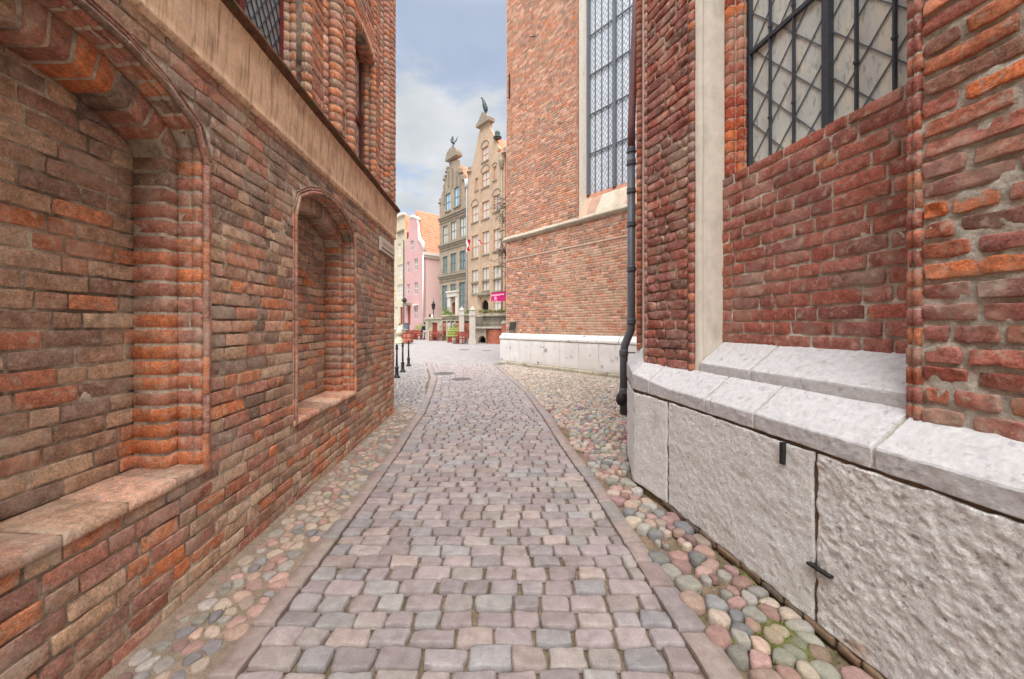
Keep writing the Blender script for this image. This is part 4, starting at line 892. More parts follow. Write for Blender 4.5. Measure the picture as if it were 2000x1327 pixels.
def win(parent, Mf, r0, r1, z0, z1, fm, gm, cols=2, rows=2, d=-.16, bar=.045, label=None):
    f = MB(); w = .07
    f.box(Mf, (r0, r0+w), (z0, z1), (d, d+.07)); f.box(Mf, (r1-w, r1), (z0, z1), (d, d+.07)); f.box(Mf, (r0+w, r1-w), (z0, z0+w), (d, d+.07)); f.box(Mf, (r0+w, r1-w), (z1-w, z1), (d, d+.07))
    for i in range(1, cols): x = r0+(r1-r0)*i/cols; f.box(Mf, (x-bar/2, x+bar/2), (z0+w, z1-w), (d+.002, d+.06))
    for i in range(1, rows): z = z0+(z1-z0)*i/rows; f.box(Mf, (r0+w, r1-w), (z-bar/2, z+bar/2), (d+.004, d+.055))
    o = f.build('window', fm, parent, False); p = MB(); p.add([Mf(r0, z0, d+.02), Mf(r1, z0, d+.02), Mf(r1, z1, d+.02), Mf(r0, z1, d+.02)], np.array([[0, 1, 2, 3]])); p.build('pane', gm, o, False); return o
def body(mb, Mf, r0, r1, z, dep, col=(1, 1, 1), front=-.3): mb.box(Mf, (r0, r1), (-.1, z), (-dep, front), col)
def roofm(parent, Mf, r0, r1, ze, zr, dep, d0=-.35, label=None):
    m = MB(); rm = (r0+r1)/2; a, b, t = d0, -dep, .12
    V = [Mf(r0-.15, ze, a), Mf(rm, zr, a), Mf(r1+.15, ze, a), Mf(r0-.15, ze, b), Mf(rm, zr, b), Mf(r1+.15, ze, b)]; V += [(x, y, z-t) for x, y, z in V]
    m.add(V, [[0, 1, 4, 3], [1, 2, 5, 4], [6, 9, 10, 7], [7, 10, 11, 8], [0, 3, 9, 6], [2, 8, 11, 5], [3, 4, 5], [0, 2, 1]]); return m.build('roof', M['tiles'], parent, False)
def px(u, v, off=0): return at(u, v, off)
def wrects(lst): # (u0,u1,v_top,v_bot)
    out = []
    for u0, u1, va, vb in lst:
        r1, _ = at(u0, va); r0, _ = at(u1, va); m = (u0+u1)/2; out.append((r0, r1, at(m, vb)[1], at(m, va)[1]))
    return out
def dedup(ws):
    for i in range(len(ws)):
        pass
    return ws
# ---- tall tan gabled house
def house_b():
    H = thing('gabled_house', 'tall tan gabled town house with orange-brown window frames and a bird statue on its gable', 'house', (FR[0], FR[1], 0)); Mf = hm(); w = MB()
    sh = at(985, 299)[1]; pts = [(985, 640), (985, 299), (971, 297), (975, 290), (968, 276), (963, 262), (957, 250), (955, 238), (938, 238), (938, 252), (934, 268), (930, 288), (925, 312), (920, 332), (913, 340), (913, 640)]
    out = []
    for u, v in pts:
        r, z = at(u, v); out.append((r, -.1 if v == 640 else z))
    wl = wrects([(941, 954, 287, 315), (941, 955.5, 335, 365), (941.5, 955.5, 393, 427), (942, 955.5, 452, 497), (942, 955, 523, 547), (942, 955, 551, 568),
                 (928, 934, 348, 372), (921.5, 934, 402, 434), (921.5, 934, 460, 504), (921.5, 934, 528, 551), (921.5, 934, 555, 574),
                 (963.5, 969.5, 325, 352), (963.5, 977, 381, 413), (963.5, 977.5, 447, 490), (963.5, 978, 520, 543), (963.5, 978, 546, 569), (963.5, 978, 574, 610)])
    # arched doorway
    dr0, dr1 = at(954, 600)[0], at(940, 600)[0]; zt = at(947, 586)[1]; zb = 2.2; rad = (dr1-dr0)/2; ar = [(dr0, zb), (dr1, zb), (dr1, zt-rad)]+[(dr0+rad+rad*math.cos(a), zt-rad+rad*math.sin(a)) for a in np.linspace(.3, 2.84, 9)]+[(dr0, zt-rad)]
    facade(w, Mf, out, [rect(*q) for q in wl]+[ar], dep=.22)
    L = at(913, 640)[0]; body(w, Mf, 0.01, L-.01, at(913, 341)[1]-.3, 12); w.build('wall', M['house_tan'], H, False)
    for i, q in enumerate(wl): win(H, Mf, *q, M['ochre'] if i in (0, 1, 2, 3, 6, 7, 8, 11, 12, 13) else M['trim_brown'], M['glass_warm'], 2, 2 if q[3]-q[2] > 1.4 else 1)
    d = MB(); d.add([Mf(dr0, zb, -.2), Mf(dr1, zb, -.2), Mf(dr1, zt, -.2), Mf(dr0, zt, -.2)], np.array([[0, 1, 2, 3]])); d.build('door', M['opening_shade'], H, False)  # flat dark sheet painted as the shade inside the doorway
    c1 = MB(); r0, r1 = at(958, 577)[0], at(935, 577)[0]; z = at(946, 577)[1]; c1.box(Mf, (r0, r1), (z, z+.22), (0, .45)); c1.box(Mf, (r0+.2, r1-.2), (z-.18, z-.002), (0, .3)); c1.build('door_cornice', M['trim_brown'], H, False)
    for u in (938.5, 959.5): p = MB(); r = at(u, 500)[0]; p.box(Mf, (r-.10, r+.10), (2.0, at(u, 330 if u < 950 else 300)[1]), (0, .07)); p.build('pilaster_strip', M['house_tan'], H, False)
    for i, q in enumerate(wl):
        s_ = MB(); s_.box(Mf, (q[0]-.08, q[1]+.08), (q[2]-.12, q[2]-.002), (0, .10)); s_.build('window_sill', M['trim_brown'], H, False)
    # mouldings of the blind arches above windows
    for i in (0, 1, 11, 7, 12):
        q = wl[i]; cx = (q[0]+q[1])/2; rr = (q[1]-q[0])/2+.1; m = MB(); m.tube([Mf(cx+rr*math.cos(a), q[3]+.1+rr*.8*math.sin(a), .02) for a in np.linspace(0, math.pi, 12)], .05, 6); m.build('blind_arch', M['trim_brown'], H)
    g = MB(); r0, r1 = at(959, 245)[0], at(934.5, 245)[0]; zc = at(948, 243)[1]; g.box(Mf, (r0, r1), (zc, zc+.35), (-.5, .35)); m = (r0+r1)/2
    V = [Mf(r0+.1, zc+.351, .3), Mf(r1-.1, zc+.351, .3), Mf(m, zc+1.25, .3), Mf(r0+.1, zc+.351, -.4), Mf(r1-.1, zc+.351, -.4), Mf(m, zc+1.25, -.4)]; g.add(V, [[0, 1, 2], [5, 4, 3], [0, 3, 4, 1], [1, 4, 5, 2], [2, 5, 3, 0]])
    g.build('gable_pediment', M['trim_brown'], H, False)
    cen = Mf(m, 0, 0); st = MB(); z0 = zc+1.1
    st.lathe((cen[0], cen[1], z0), [(.25, 0), (.16, .15), (.10, .22)], 10); P = lambda dx, z: (cen[0]+dx, cen[1], z0+z)
    st.tube([P(.12, .15), P(.10, .45), P(.0, .95), P(-.10, 1.35), P(-.22, 1.62), P(-.30, 1.70), P(-.42, 1.66)], [.10, .20, .24, .14, .09, .08, .03], 8); st.tube([P(.05, 1.1), P(.22, .7), P(.30, .3)], [.05, .12, .03], 8); st.build('bird_statue', M['bronze'], H)
    # scrolls on the gable shoulders
    for u, v in ((970, 268), (986, 299), (917, 336)):
        r, z = at(u, v); s2 = MB(); s2.lathe(Mf(r, z-.15, -.1), [(.10, 0), (.42, .05), (.42, .2), (.15, .3), (.28, .5), (.2, .75), (.05, .8)], 10); s2.build('gable_scroll', M['bronze'] if u == 970 else M['trim_brown'], H)
    roofm(H, Mf, 0, L, at(985, 345)[1], 21.7, 13, -.6)
    pp = MB(); r, z = at(981.8, 330); pp.tube([Mf(r, 2.4, .12), Mf(r, z, .12)], .07, 8); pp.lathe(Mf(r, z, .15), [(.08, -.1), (.2, .1), (.3, .7), (.3, .9)], 8); pp.build('downpipe', M['trim_brown'], H)
    st = MB(); r = at(968, 570)[0]
    return H
house_b()
def house_a():
    r0 = at(913, 600)[0]+.02; r1 = at(858, 600)[0]; Mf = hm(-.03); loc = Mf(r0, 0, 0); H = thing('gabled_house', 'grey-brown stone gabled house with teal windows and bluish attic panes', 'house', (loc[0], loc[1], 0)); w = MB()
    pts = [(913, 640), (912, 366), (906, 358), (905, 344), (898, 340), (897, 329), (893, 326), (893, 312), (877, 316), (877, 328), (873, 334), (872, 347), (868, 352), (866, 370), (862, 380), (860, 396), (858, 402), (858, 640)]
    out = [((at(u, v)[0] if u < 913 else r0), (-.1 if v == 640 else at(u, v)[1])) for u, v in pts]
    wl = wrects([(869.7, 879.5, 378, 412), (886.5, 898, 365, 403), (864.5, 873.5, 441, 476), (880, 890.3, 433, 469), (897.7, 908.8, 424, 463),
                 (864.5, 873.5, 501, 534.5), (879.5, 890.3, 495, 531), (897, 908.8, 490, 528), (863, 873.5, 558, 607), (879, 890, 555, 574), (896.2, 908.4, 551.6, 602)])
    dr0, dr1 = at(891, 600)[0], at(882, 600)[0]; zt = at(886, 590)[1]; zb = 2.3; rad = (dr1-dr0)/2; ar = [(dr0, zb), (dr1, zb), (dr1, zt-rad)]+[(dr0+rad+rad*math.cos(a), zt-rad+rad*math.sin(a)) for a in np.linspace(.3, 2.84, 9)]+[(dr0, zt-rad)]
    facade(w, Mf, out, [rect(*q) for q in wl]+[ar], dep=.24); body(w, Mf, r0, r1, at(858, 404)[1]-.3, 12); w.build('wall', M['house_brown'], H, False)
    for i, q in enumerate(wl): win(H, Mf, *q, M['teal'], M['glass_dark'] if i in (5, 6, 7, 8, 9, 10) else (pm('painted_sky_glass', c(176, 204, 226), .1, 1, 0, 3, .1, .9) if i < 2 else M['glass_warm']), 2, 2 if i < 8 or i == 9 else 4, bar=.07)  # attic panes: blue sky reflection painted as their base colour
    for i in range(8):
        q = wl[i]; s_ = MB(); s_.box(Mf, (q[0]-.1, q[1]+.1), (q[2]-.14, q[2]-.002), (0, .14)); s_.build('window_sill', M['trim_brown'], H, False)
    for (ua, va) in ((886, 418), (886, 474), (886, 537)):
        z = at(ua, va)[1]; s_ = MB(); s_.box(Mf, (r0-.0, r1+.1), (z-.05, z+.16), (0, .24)); s_.box(Mf, (r0, r1+.05), (z-.30, z-.052), (0, .12)); s_.build('cornice', M['trim_brown'], H, False)
        f2 = MB(); f2.box(Mf, (r0, r1+.05), (z-.62, z-.54), (0, .09)); f2.build('string_course', M['trim_brown'], H, False)
    for u in (868, 876, 884, 892, 899):
        r = at(u, 380)[0]; zt_ = {868: 362, 876: 335, 884: 330, 892: 334, 899: 345}[u]; p = MB(); p.box(Mf, (r-.09, r+.09), (at(u, 364 if 870 < u < 895 else 400)[1], at(u, zt_)[1]), (0, .16)); p.build('gable_pilaster', M['trim_brown'], H, False)
    for u, v in ((868, 350), (872.5, 335), (898, 336), (905, 350), (911, 366), (859, 396)):
        r, z = at(u, v); s2 = MB(); s2.lathe(Mf(r, z-.2, -.1), [(.12, 0), (.34, .08), (.34, .22), (.12, .32), (.24, .52), (.16, .74), (.04, .8)], 8); s2.build('gable_finial', M['trim_brown'], H)
    g = MB(); a, b = at(895.5, 312)[0], at(873.5, 312)[0]; zc = at(885, 310)[1]; g.box(Mf, (a, b), (zc, zc+.3), (-.5, .35)); m = (a+b)/2; pr = [(a+.1, zc+.302), (b-.1, zc+.302)]+[(m+(b-a-.2)/2*math.cos(t), zc+.302+1.0*math.sin(t)) for t in np.linspace(.25, 2.9, 8)][::-1][::-1]
    pr = [(a+.1, zc+.302)]+[(m-(b-a-.2)/2*math.cos(t), zc+.302+.95*math.sin(t)) for t in np.linspace(.2, 2.94, 8)]+[(b-.1, zc+.302)]; n = len(pr)
    g.add([Mf(p[0], p[1], .3) for p in pr]+[Mf(p[0], p[1], -.4) for p in pr], [list(range(n)), list(range(n, 2*n))[::-1]]+[[i, (i+1) % n, n+(i+1) % n, n+i] for i in range(n)]); g.build('gable_pediment', M['trim_brown'], H, False)
    cen = Mf(m, 0, 0); z0 = zc+1.2; P = lambda dx, z: (cen[0]+dx, cen[1], z0+z); st = MB(); st.lathe((cen[0], cen[1], z0), [(.22, 0), (.14, .2), (.08, .45)], 8); st.tube([P(.2, .5), P(.05, .65), P(-.15, .85), P(-.22, 1.05), P(-.36, 1.05)], [.05, .16, .13, .09, .02], 8)
    st.add([P(.0, .7), P(.30, 1.0), P(.62, 1.55), P(.45, .9), P(.2, .65)], [[0, 1, 2, 3, 4], [4, 3, 2, 1, 0]]); st.add([P(-.1, .8), P(-.2, 1.3), P(.05, 1.5), P(.1, 1.0)], [[0, 1, 2, 3], [3, 2, 1, 0]]); st.build('bird_statue', M['bronze'], H)
    roofm(H, Mf, r0, r1, at(912, 372)[1], 20.6, 13, -.6)
    # portal
    p = MB(); a, b = at(896, 560)[0]+.05, at(876, 560)[0]; zt = at(886, 580)[1]; p.box(Mf, (a, dr0-.05), (2.2, zt), (0, .2)); p.box(Mf, (dr1+.05, b), (2.2, zt), (0, .2)); p.box(Mf, (a, b), (zt+.002, zt+.5), (0, .3)); p.box(Mf, (a-.1, b+.1), (zt+.502, zt+.66), (0, .42)); p.build('portal', M['plaster_white'], H, False)
    d = MB(); d.add([Mf(dr0, zb, -.2), Mf(dr1, zb, -.2), Mf(dr1, zt, -.2), Mf(dr0, zt, -.2)], np.array([[0, 1, 2, 3]])); d.build('door', M['wood_red'], H, False)
    pp = MB(); pp.tube([Mf(r0-.02, 2.4, .12), Mf(r0-.02, at(912, 372)[1], .12), Mf(r0+.1, at(911, 360)[1], .0)], .08, 8); pp.lathe(Mf(r0-.02, at(912, 366)[1], .15), [(.08, -.2), (.2, .1), (.26, .8)], 8); pp.build('downpipe', M['lightcloth'], H)
house_a()
def pink():
    r0 = at(827, 600)[0]; r1 = at(790, 600)[0]; Mf = hm(0); loc = Mf(r0, 0, 0); H = thing('pink_house', 'pink rendered house with white curved gable and orange tiled roof', 'house', (loc[0], loc[1], 0)); w = MB()
    ze = at(827, 493)[1]; pts = [(827, 640), (827, 489), (822, 474), (818, 468), (816, 455), (815, 431), (806, 424), (800, 428), (799, 440), (798, 462), (795, 478), (790, 486), (790, 640)]
    out = [(at(u, v)[0], -.1 if v == 640 else at(u, v)[1]) for u, v in pts]
    wl = wrects([(801.5, 808, 470, 489), (794.5, 800, 511.6, 532.6), (809, 816, 505.5, 528), (795, 800.6, 555, 576), (809, 816, 551.6, 575.5), (809, 815.6, 600, 624), (795.8, 801.5, 598, 634)])
    facade(w, Mf, out, [rect(*q) for q in wl], dep=.2); w.build('front_wall', M['pink'], H, False)
    for i, q in enumerate(wl[:-1]): win(H, Mf, *q, M['white'], M['glass_dark'], 2, 2, bar=.09)
    q = wl[-1]; d = MB(); d.box(Mf, (q[0], q[1]), (q[2], q[3]), (-.2, -.12)); d.build('door', M['wood_red'], H, False)
    cn = MB(); cn.box(Mf, (q[0]-.3, q[1]+.4), (q[3]+.1, q[3]+.35), (0, .6)); cn.build('door_canopy', M['trim_brown'], H, False)
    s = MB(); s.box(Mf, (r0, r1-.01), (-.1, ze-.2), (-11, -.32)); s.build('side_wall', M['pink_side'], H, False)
    cor = MB(); cor.box(Mf, (r0-.35, r0+.0), (ze-.35, ze), (-11, .1)); cor.box(Mf, (r0-.2, r0-.0), (ze-.65, ze-.352), (-11, .05)); cor.build('eaves_cornice', M['white'], H, False)
    # white copings following the curved gable
    cp = MB(); cp.tube([Mf(at(u, v)[0]-.1, at(u, v)[1], -.1) for u, v in ((827, 489), (823, 474), (818.5, 468), (816.5, 455), (816, 438), (815.5, 431))], [.16, .3, .3, .2, .16, .25], 8); cp.tube([Mf(at(u, v)[0], at(u, v)[1]+.1, -.1) for u, v in ((819, 431), (812, 427), (806, 424), (800, 428))], .22, 8); cp.build('gable_coping', M['white'], H)
    zr = at(806, 421)[1]-.2; roofm(H, Mf, r0, r1, ze, zr+.9, 12)
    pp = MB(); pp.tube([Mf(r0-.1, .3, .1), Mf(r0-.1, ze-.4, .1)], .1, 8); pp.build('downpipe', M['white'], H)
    for u, v in ((813, 597),): 
        r, z = at(u, v); c2 = MB(); c2.box(Mf, (r-.7, r+.6), (z, z+.15), (0, .3)); c2.build('window_hood', M['white'], H, False)
    # wrought emblem over the door
    r, z = at(800.5, 588); t = thing('hanging_emblem', 'dark wrought shell emblem over the pink house door', 'sign', Mf(r, z, .7)); e = MB(); cx = Mf(r, z, .8)
    for i in range(7):
        a = math.radians(20+i*23); e.tube([(cx[0], cx[1], cx[2]-.3), (cx[0]+.42*math.cos(a), cx[1], cx[2]-.2+.62*math.sin(a))], [.04, .07], 6)
    e.build('shell', M['iron'], t); e = MB(); e.tube([Mf(r, z-.35, .0), (cx[0], cx[1], cx[2]-.35)], .05, 6); e.build('bracket', M['iron'], t)
pink()
def cream():
    r0 = at(789.6, 600)[0]; r1 = at(771, 600)[0]; Mf = hm(-.06); loc = Mf(r0, 0, 0); H = thing('cream_house', 'cream rendered house with pale windows at the left of the pink one', 'house', (loc[0], loc[1], 0)); w = MB()
    pts = [(789.6, 640), (789.6, 452), (787, 449), (787, 424), (785, 418), (777, 416), (775, 422), (771, 424), (768, 640)]
    out = [(at(u, v)[0], -.1 if v == 640 else at(u, v)[1]) for u, v in pts]
    wl = wrects([(776.5, 783, 476, 500), (776, 786, 517, 543), (775, 786, 556, 583), (771, 776, 600, 623), (780.5, 786, 600, 634)]); facade(w, Mf, out, [rect(*q) for q in wl], dep=.2); body(w, Mf, r0, r1, 12, 10); w.build('wall', M['cream'], H, False)
    for q in wl[:-1]: win(H, Mf, *q, M['white'], M['glass_warm'], 2, 3, bar=.09)
    q = wl[-1]; d = MB(); d.box(Mf, (q[0], q[1]), (q[2], q[3]), (-.2, -.12)); d.build('door', M['wood_red'], H, False)
    cp = MB(); zz = at(780, 420)[1]; a, b = at(788, 420)[0], at(771, 420)[0]; cp.box(Mf, (a-.2, b+.1), (zz-.3, zz), (-.3, .3)); cp.build('cornice', M['white'], H, False)
    cp = MB(); zz = at(788, 449)[1]; cp.box(Mf, (r0-.1, at(776, 449)[0]), (zz-.2, zz), (0, .35)); cp.build('cornice', M['trim_brown'], H, False)
    pp = MB(); pp.tube([Mf(r0, .3, .15), Mf(r0, at(789, 470)[1], .15)], .07, 8); pp.build('downpipe', M['iron'], H)
    roofm(H, Mf, r0, r1, 15, 18.0, 10)
cream()
def brick_end():
    Mf = hm(-.1); H = thing('orange_house', 'orange-brown house front just visible beside the church corner', 'house', Mf(-3, 0, 0)); w = MB(); z1 = at(990, 300)[1]
    q = [rect(-2.2, -1.2, 6, 8), rect(-2.2, -1.2, 10, 12), rect(-4.6, -3.4, 6, 8)]; facade(w, Mf, rect(-6, -.05, -.1, z1), q, dep=.2); body(w, Mf, -6, -.05, z1-1, 11); w.build('wall', M['brick_soft'], H, False)
    for a in q: win(H, Mf, a[0][0], a[1][0], a[0][1], a[2][1], M['white'], M['glass_dark'], 2, 2)
    roofm(H, Mf, -6, -.05, z1, z1+4, 12)
brick_end()

# ------------------------------------------------------------------ terrace pieces between the houses and the square
def pillar(u, v, w, h, label):
    x, y = onground(u, v); t = thing('stone_pillar', label, 'pillar', (x, y, 0), 'tall stone pillars in front of the terraces'); loc = (x, y, 0)
    b = MB(); b.box(XYZ, (x-w*.62, x+w*.62), (y-w*.62, y+w*.62), (0, .42)); b.box(XYZ, (x-w*.56, x+w*.56), (y-w*.56, y+w*.56), (.421, .5)); b.build('base', M['col_stone'], t, False)
    b = MB(); b.lathe((x, y, .5), [(w*.70, 0), (w*.66, .06), (w*.62, h-1.3), (w*.6, h-1.1)], 4) if 0 else b.box(XYZ, (x-w*.48, x+w*.48), (y-w*.48, y+w*.48), (.501, h-.5)); b.build('shaft', M['col_stone'], t, False)
    b = MB(); b.box(XYZ, (x-w*.58, x+w*.58), (y-w*.58, y+w*.58), (h-.499, h-.38)); b.box(XYZ, (x-w*.5, x+w*.5), (y-w*.5, y+w*.5), (h-.379, h-.12)); b.lathe((x, y, h-.12), [(.1, 0), (w*.5, .08), (w*.4, .22), (.06, .34), (.02, .44)], 10); b.build('capital', M['col_stone'], t, False)
pillar(902, 669.5, .46, 2.95, 'tall pale stone pillar behind the table, the left one of the pair'); pillar(923, 673, .5, 2.85, 'tall pale stone pillar on the right of the pair, beside the railing')
def leaves(mb, cen, rad, n, pal, r, size=.09):
    V = []; F = []; C = []
    for i in range(n):
        while True:
            p = np.array([r.uniform(-1, 1) for _ in range(3)])
            if p@p < 1: break
        p = p*np.array(rad)+np.array(cen); a = np.array([r.gauss(0, 1) for _ in range(3)]); a /= np.linalg.norm(a); b = np.cross(a, [r.gauss(0, 1) for _ in range(3)]); b /= np.linalg.norm(b)+1e-9; s = size*r.uniform(.6, 1.3); k = len(V)
        V += [p-a*s, p-b*s*.5, p+a*s, p+b*s*.5]; F.append([k, k+1, k+2, k+3]); q = c(*r.choice(pal)); C += [q]*4
    mb.add(V, np.array(F), np.array(C))
GR = [(96, 122, 60), (120, 140, 72), (74, 98, 52), (140, 156, 84)]; YG = [(176, 190, 92), (160, 178, 84), (196, 204, 112), (132, 154, 70)]
def terraces():
    r = random.Random(3)
    # terrace of the brown house: parapet with relief panels, planting, door in the side wall
    def seg(u0, v0, u1, v1): return onground(u0, v0), onground(u1, v1)
    (x0, y0), (x1, y1) = (-7.1, 37.5), (-3.9, 33.6); mt = line_map((x0, y0), (x1, y1), 1); T = thing('stone_terrace', 'stone terrace with relief panels and planting before the grey-brown house', 'terrace', (x0, y0, 0)); L = mt.L
    b = MB(); b.box(mt, (0, L), (-.05, 2.45), (-3.5, -.2)); b.box(mt, (0, L), (2.46, 2.62), (-.4, .12)); b.box(mt, (-.05, L+.02), (2.0, 2.08), (-.2, .04)); b.build('parapet_wall', M['terrace'], T, False)
    n = 6
    for i in range(n):
        a = .1+i*(L-.2)/n; e = a+(L-.2)/n-.12; p = MB(); p.box(mt, (a, a+.12), (.5, 2.0), (-.2, .05)); p.build('panel_post', M['col_stone'] if i % 2 else M['trim_brown'], T, False)
        p = MB(); p.box(mt, (a+.12, e), (.7, 1.9), (-.2, -.08)); p.lathe(mt((a+e)/2, 1.3, -.1), [(.03, -.5), (.2, -.3), (.12, 0), (.22, .25), (.05, .5)], 8); p.build('relief_panel', M['col_stone'] if i in (1, 2, 4) else M['brick_soft'], T)
    lv = MB(); [leaves(lv, mt(s_, 2.75, -.3), (.45, .3, .25), 90, GR, r, .1) for s_ in (.3, .8, L-.7)]; leaves(lv, mt(.3, 3.0, -.4), (.4, .4, .5), 120, GR, r, .1); lv.build('planting', M['leaf'], T, False)
    # side wall with a red-brown cellar door
    m2 = line_map((-9.3, 39.6), (-7.15, 37.7), 1); T2 = thing('cellar_entrance', 'low stone cellar wall with a red-brown door beside the terrace', 'wall', (-8.6, 38, 0)); b = MB()
    Ld = m2.L; b.box(m2, (0, Ld*.40), (-.05, 2.2), (-.4, 0)); b.box(m2, (Ld*.72, Ld), (-.05, 2.2), (-.4, 0)); b.box(m2, (Ld*.40, Ld*.72), (1.85, 2.2), (-.4, .0)); b.box(m2, (-.1, Ld), (2.201, 2.36), (-.5, .12)); b.build('wall', M['terrace'], T2, False); b = MB(); b.box(m2, (Ld*.40, Ld*.72), (0, 1.85), (-.3, -.15)); b.build('door', M['wood_red'], T2, False)
    # terrace of the tan house: mossy planter, railing, coping, arch and brick wall
    (x0, y0), (x1, y1) = (-3.2, 32.2), (-.45, 30.9); m3 = line_map((x0, y0), (x1, y1), 1); L = m3.L; T = thing('brick_terrace', 'brick terrace with cellar arch and iron railing before the tan house', 'terrace', (x0, y0, 0))
    b = MB(); ar = [(.25+.42+.42*math.cos(a), .05+.62*math.sin(a)) for a in np.linspace(0, math.pi, 10)]
    facade(b, m3_ := (lambda r_, z, d: tuple(float(q) for q in m3(r_, z, d))), rect(0, 1.05, -.1, 1.3), [ar], dep=.5, back=3); b.build('arch_wall', M['terrace'], T, False)
    v_ = MB(); v_.box(m3_, (.2, 1.0), (0, .8), (-.5, -.45)); v_.build('cellar_shade_panel', M['opening_shade'], T, False)  # dark panel closing the arch, painted as the cellar's shade
    b = MB(); n = 10; V = []
    for i in range(n+1):
        s_ = 1.05+(L-1.05)*i/n; d = -.15+.35*math.sin(math.pi*i/n); V += [m3_(s_, -.1, d), m3_(s_, 1.2, d)]
    b.add(V, [[2*i, 2*i+2, 2*i+3, 2*i+1] for i in range(n)]); b.build('brick_wall', M['brick_soft'], T, True)
    b = MB(); b.box(m3_, (-.05, L+.1), (1.301, 1.45), (-3, .3)); b.build('coping', M['col_stone'], T, False)
    rl = MB()
    for i in range(26): s_ = .05+i*(L-.1)/25; rl.beam(m3_(s_, 1.45, .1), m3_(s_, 2.3, .1), .045)
    rl.beam(m3_(0, 2.26, .1), m3_(L, 2.26, .1), .05); rl.beam(m3_(0, 1.62, .1), m3_(L, 1.62, .1), .03); rl.build('railing', M['iron'], T, False)
    b = MB(); b.box(m3_, (-.1, L+.2), (2.42, 2.62), (-3.4, -.9)); b.box(m3_, (0, L), (1.45, 2.42), (-3.4, -1.3)); b.build('upper_planter', M['terrace'], T, False)
    lv = MB(); [leaves(lv, m3_(s_, 2.8, -1.0), (.4, .3, .18), 80, [(120, 122, 78), (98, 106, 62), (140, 130, 90)], r, .08) for s_ in np.linspace(.1, L, 7)]; lv.build('moss_planting', M['leaf'], T, False)
    p = thing('brick_pier', 'short orange brick gate pier beside the church corner', 'pier', (-.62, 30.4, 0)); b = MB(); b.box(XYZ, (-.85, -.35), (30.2, 30.7), (0, 1.7)); b.build('shaft', M['brick_soft'], p, False); b = MB(); b.box(XYZ, (-.9, -.3), (30.15, 30.75), (1.701, 1.82)); b.box(XYZ, (-.8, -.4), (30.25, 30.65), (1.821, 1.95)); b.build('cap', M['col_stone'], p, False)
terraces()
def lodging_steps(): pass
# ------------------------------------------------------------------ furniture and small things of the square
def table_set(u, v, w, label, extra=None):
    x, y = onground(u, v); t = thing('bench_table', label, 'table', (x, y, 0), 'red-brown wooden tables with benches on the square'); W = M['wood_red']
    b = MB(); b.box(XYZ, (x-w/2, x+w/2), (y-.32, y+.32), (.74, .80)); b.build('tabletop', M['wood_top'], t, False)
    for sx in (-1, 1):
        b = MB(); b.beam((x+sx*w*.42, y-.26, 0), (x+sx*w*.42, y-.26, .74), .07); b.beam((x+sx*w*.42, y+.26, 0), (x+sx*w*.42, y+.26, .74), .07); b.beam((x+sx*w*.42, y-.26, .4), (x+sx*w*.42, y+.26, .4), .05); b.build('trestle', W, t, False)
    for sy in (-1, 1):
        b = MB(); yy = y+sy*.75; b.box(XYZ, (x-w/2, x+w/2), (yy-.18, yy+.18), (.42, .47)); b.build('bench_seat', W, t, False)
        b = MB(); yb = yy+sy*.18
        for z in (.62, .78, .92): b.box(XYZ, (x-w/2, x+w/2), (yb-.02, yb+.02), (z, z+.08))
        b.build('bench_back', W, t, False)
        for sx in (-1, 0, 1):
            b = MB(); b.beam((x+sx*(w/2-.04), yb, 0), (x+sx*(w/2-.04), yb, 1.0), .06); b.beam((x+sx*(w/2-.04), yy-sy*.14, 0), (x+sx*(w/2-.04), yy-sy*.14, .42), .06); b.build('leg', W, t, False)
table_set(906, 671.5, 1.15, 'red-brown bench table between the two stone pillars, nearest the camera')
table_set(856, 665.5, 1.45, 'red-brown bench table left of the flower trellis')
table_set(817.5, 663.5, 1.0, 'red-brown bench table beside the standing person')
table_set(805, 662.5, .9, 'red-brown bench table behind the crate and bollards')
def bollard(u, v, label):
    x, y = onground(u, v); t = thing('bollard', label, 'bollard', (x, y, 0), 'slim dark iron bollards at the corner')
    b = MB(); b.lathe((x, y, 0), [(.10, 0), (.10, .03), (.07, .06), (.055, .10), (.05, .26), (.062, .28), (.062, .32), (.035, .35)], 14); b.build('base', M['iron'], t)
    b = MB(); b.lathe((x, y, .35), [(.033, 0), (.028, .50)], 12); b.build('shaft', M['iron'], t); b = MB(); b.lathe((x, y, .85), [(.028, 0), (.045, .02), (.045, .05), (.03, .07), (.042, .11), (.03, .15), (.005, .165)], 12); b.build('finial', M['iron'], t)
bollard(775, 738, 'dark iron bollard nearest the brick corner, half hidden by it'); bollard(786.6, 727, 'middle one of the three dark iron bollards'); bollard(798, 715.8, 'dark iron bollard farthest from the brick corner')
def manhole(u, v, r_, label):
    x, y = onground(u, v); z = .006; b = MB(); b.lathe((x, y, z-.05), [(r_, 0), (r_, .052), (r_-.03, .056), (r_-.035, .050), (.0, .050)], 32)
    for i in range(-5, 6):
        yy = i*r_*.16; hw = math.sqrt(max(0, (r_*.86)**2-yy**2)); b.box(XYZ, (x-hw, x+hw), (y+yy-.012, y+yy+.012), (z-.001, z+.005))
    tag(b.build('manhole_cover', pm('cast_iron_cover', c(120, 116, 114), .2, 20, .3, 60, .6, .4), None, False), label, 'manhole cover', 'round manhole covers in the paving')
manhole(901, 741, .31, 'round cast iron manhole cover in the middle of the alley mouth, the nearer of two'); manhole(868, 730, .36, 'larger round manhole cover at the end of the left kerb band'); manhole(906, 683.5, .33, 'small far manhole cover before the bench table'); manhole(950.7, 685, .3, 'small far manhole cover before the brick terrace'); manhole(976, 711.6, .25, 'manhole cover beside the white stone corner of the church')
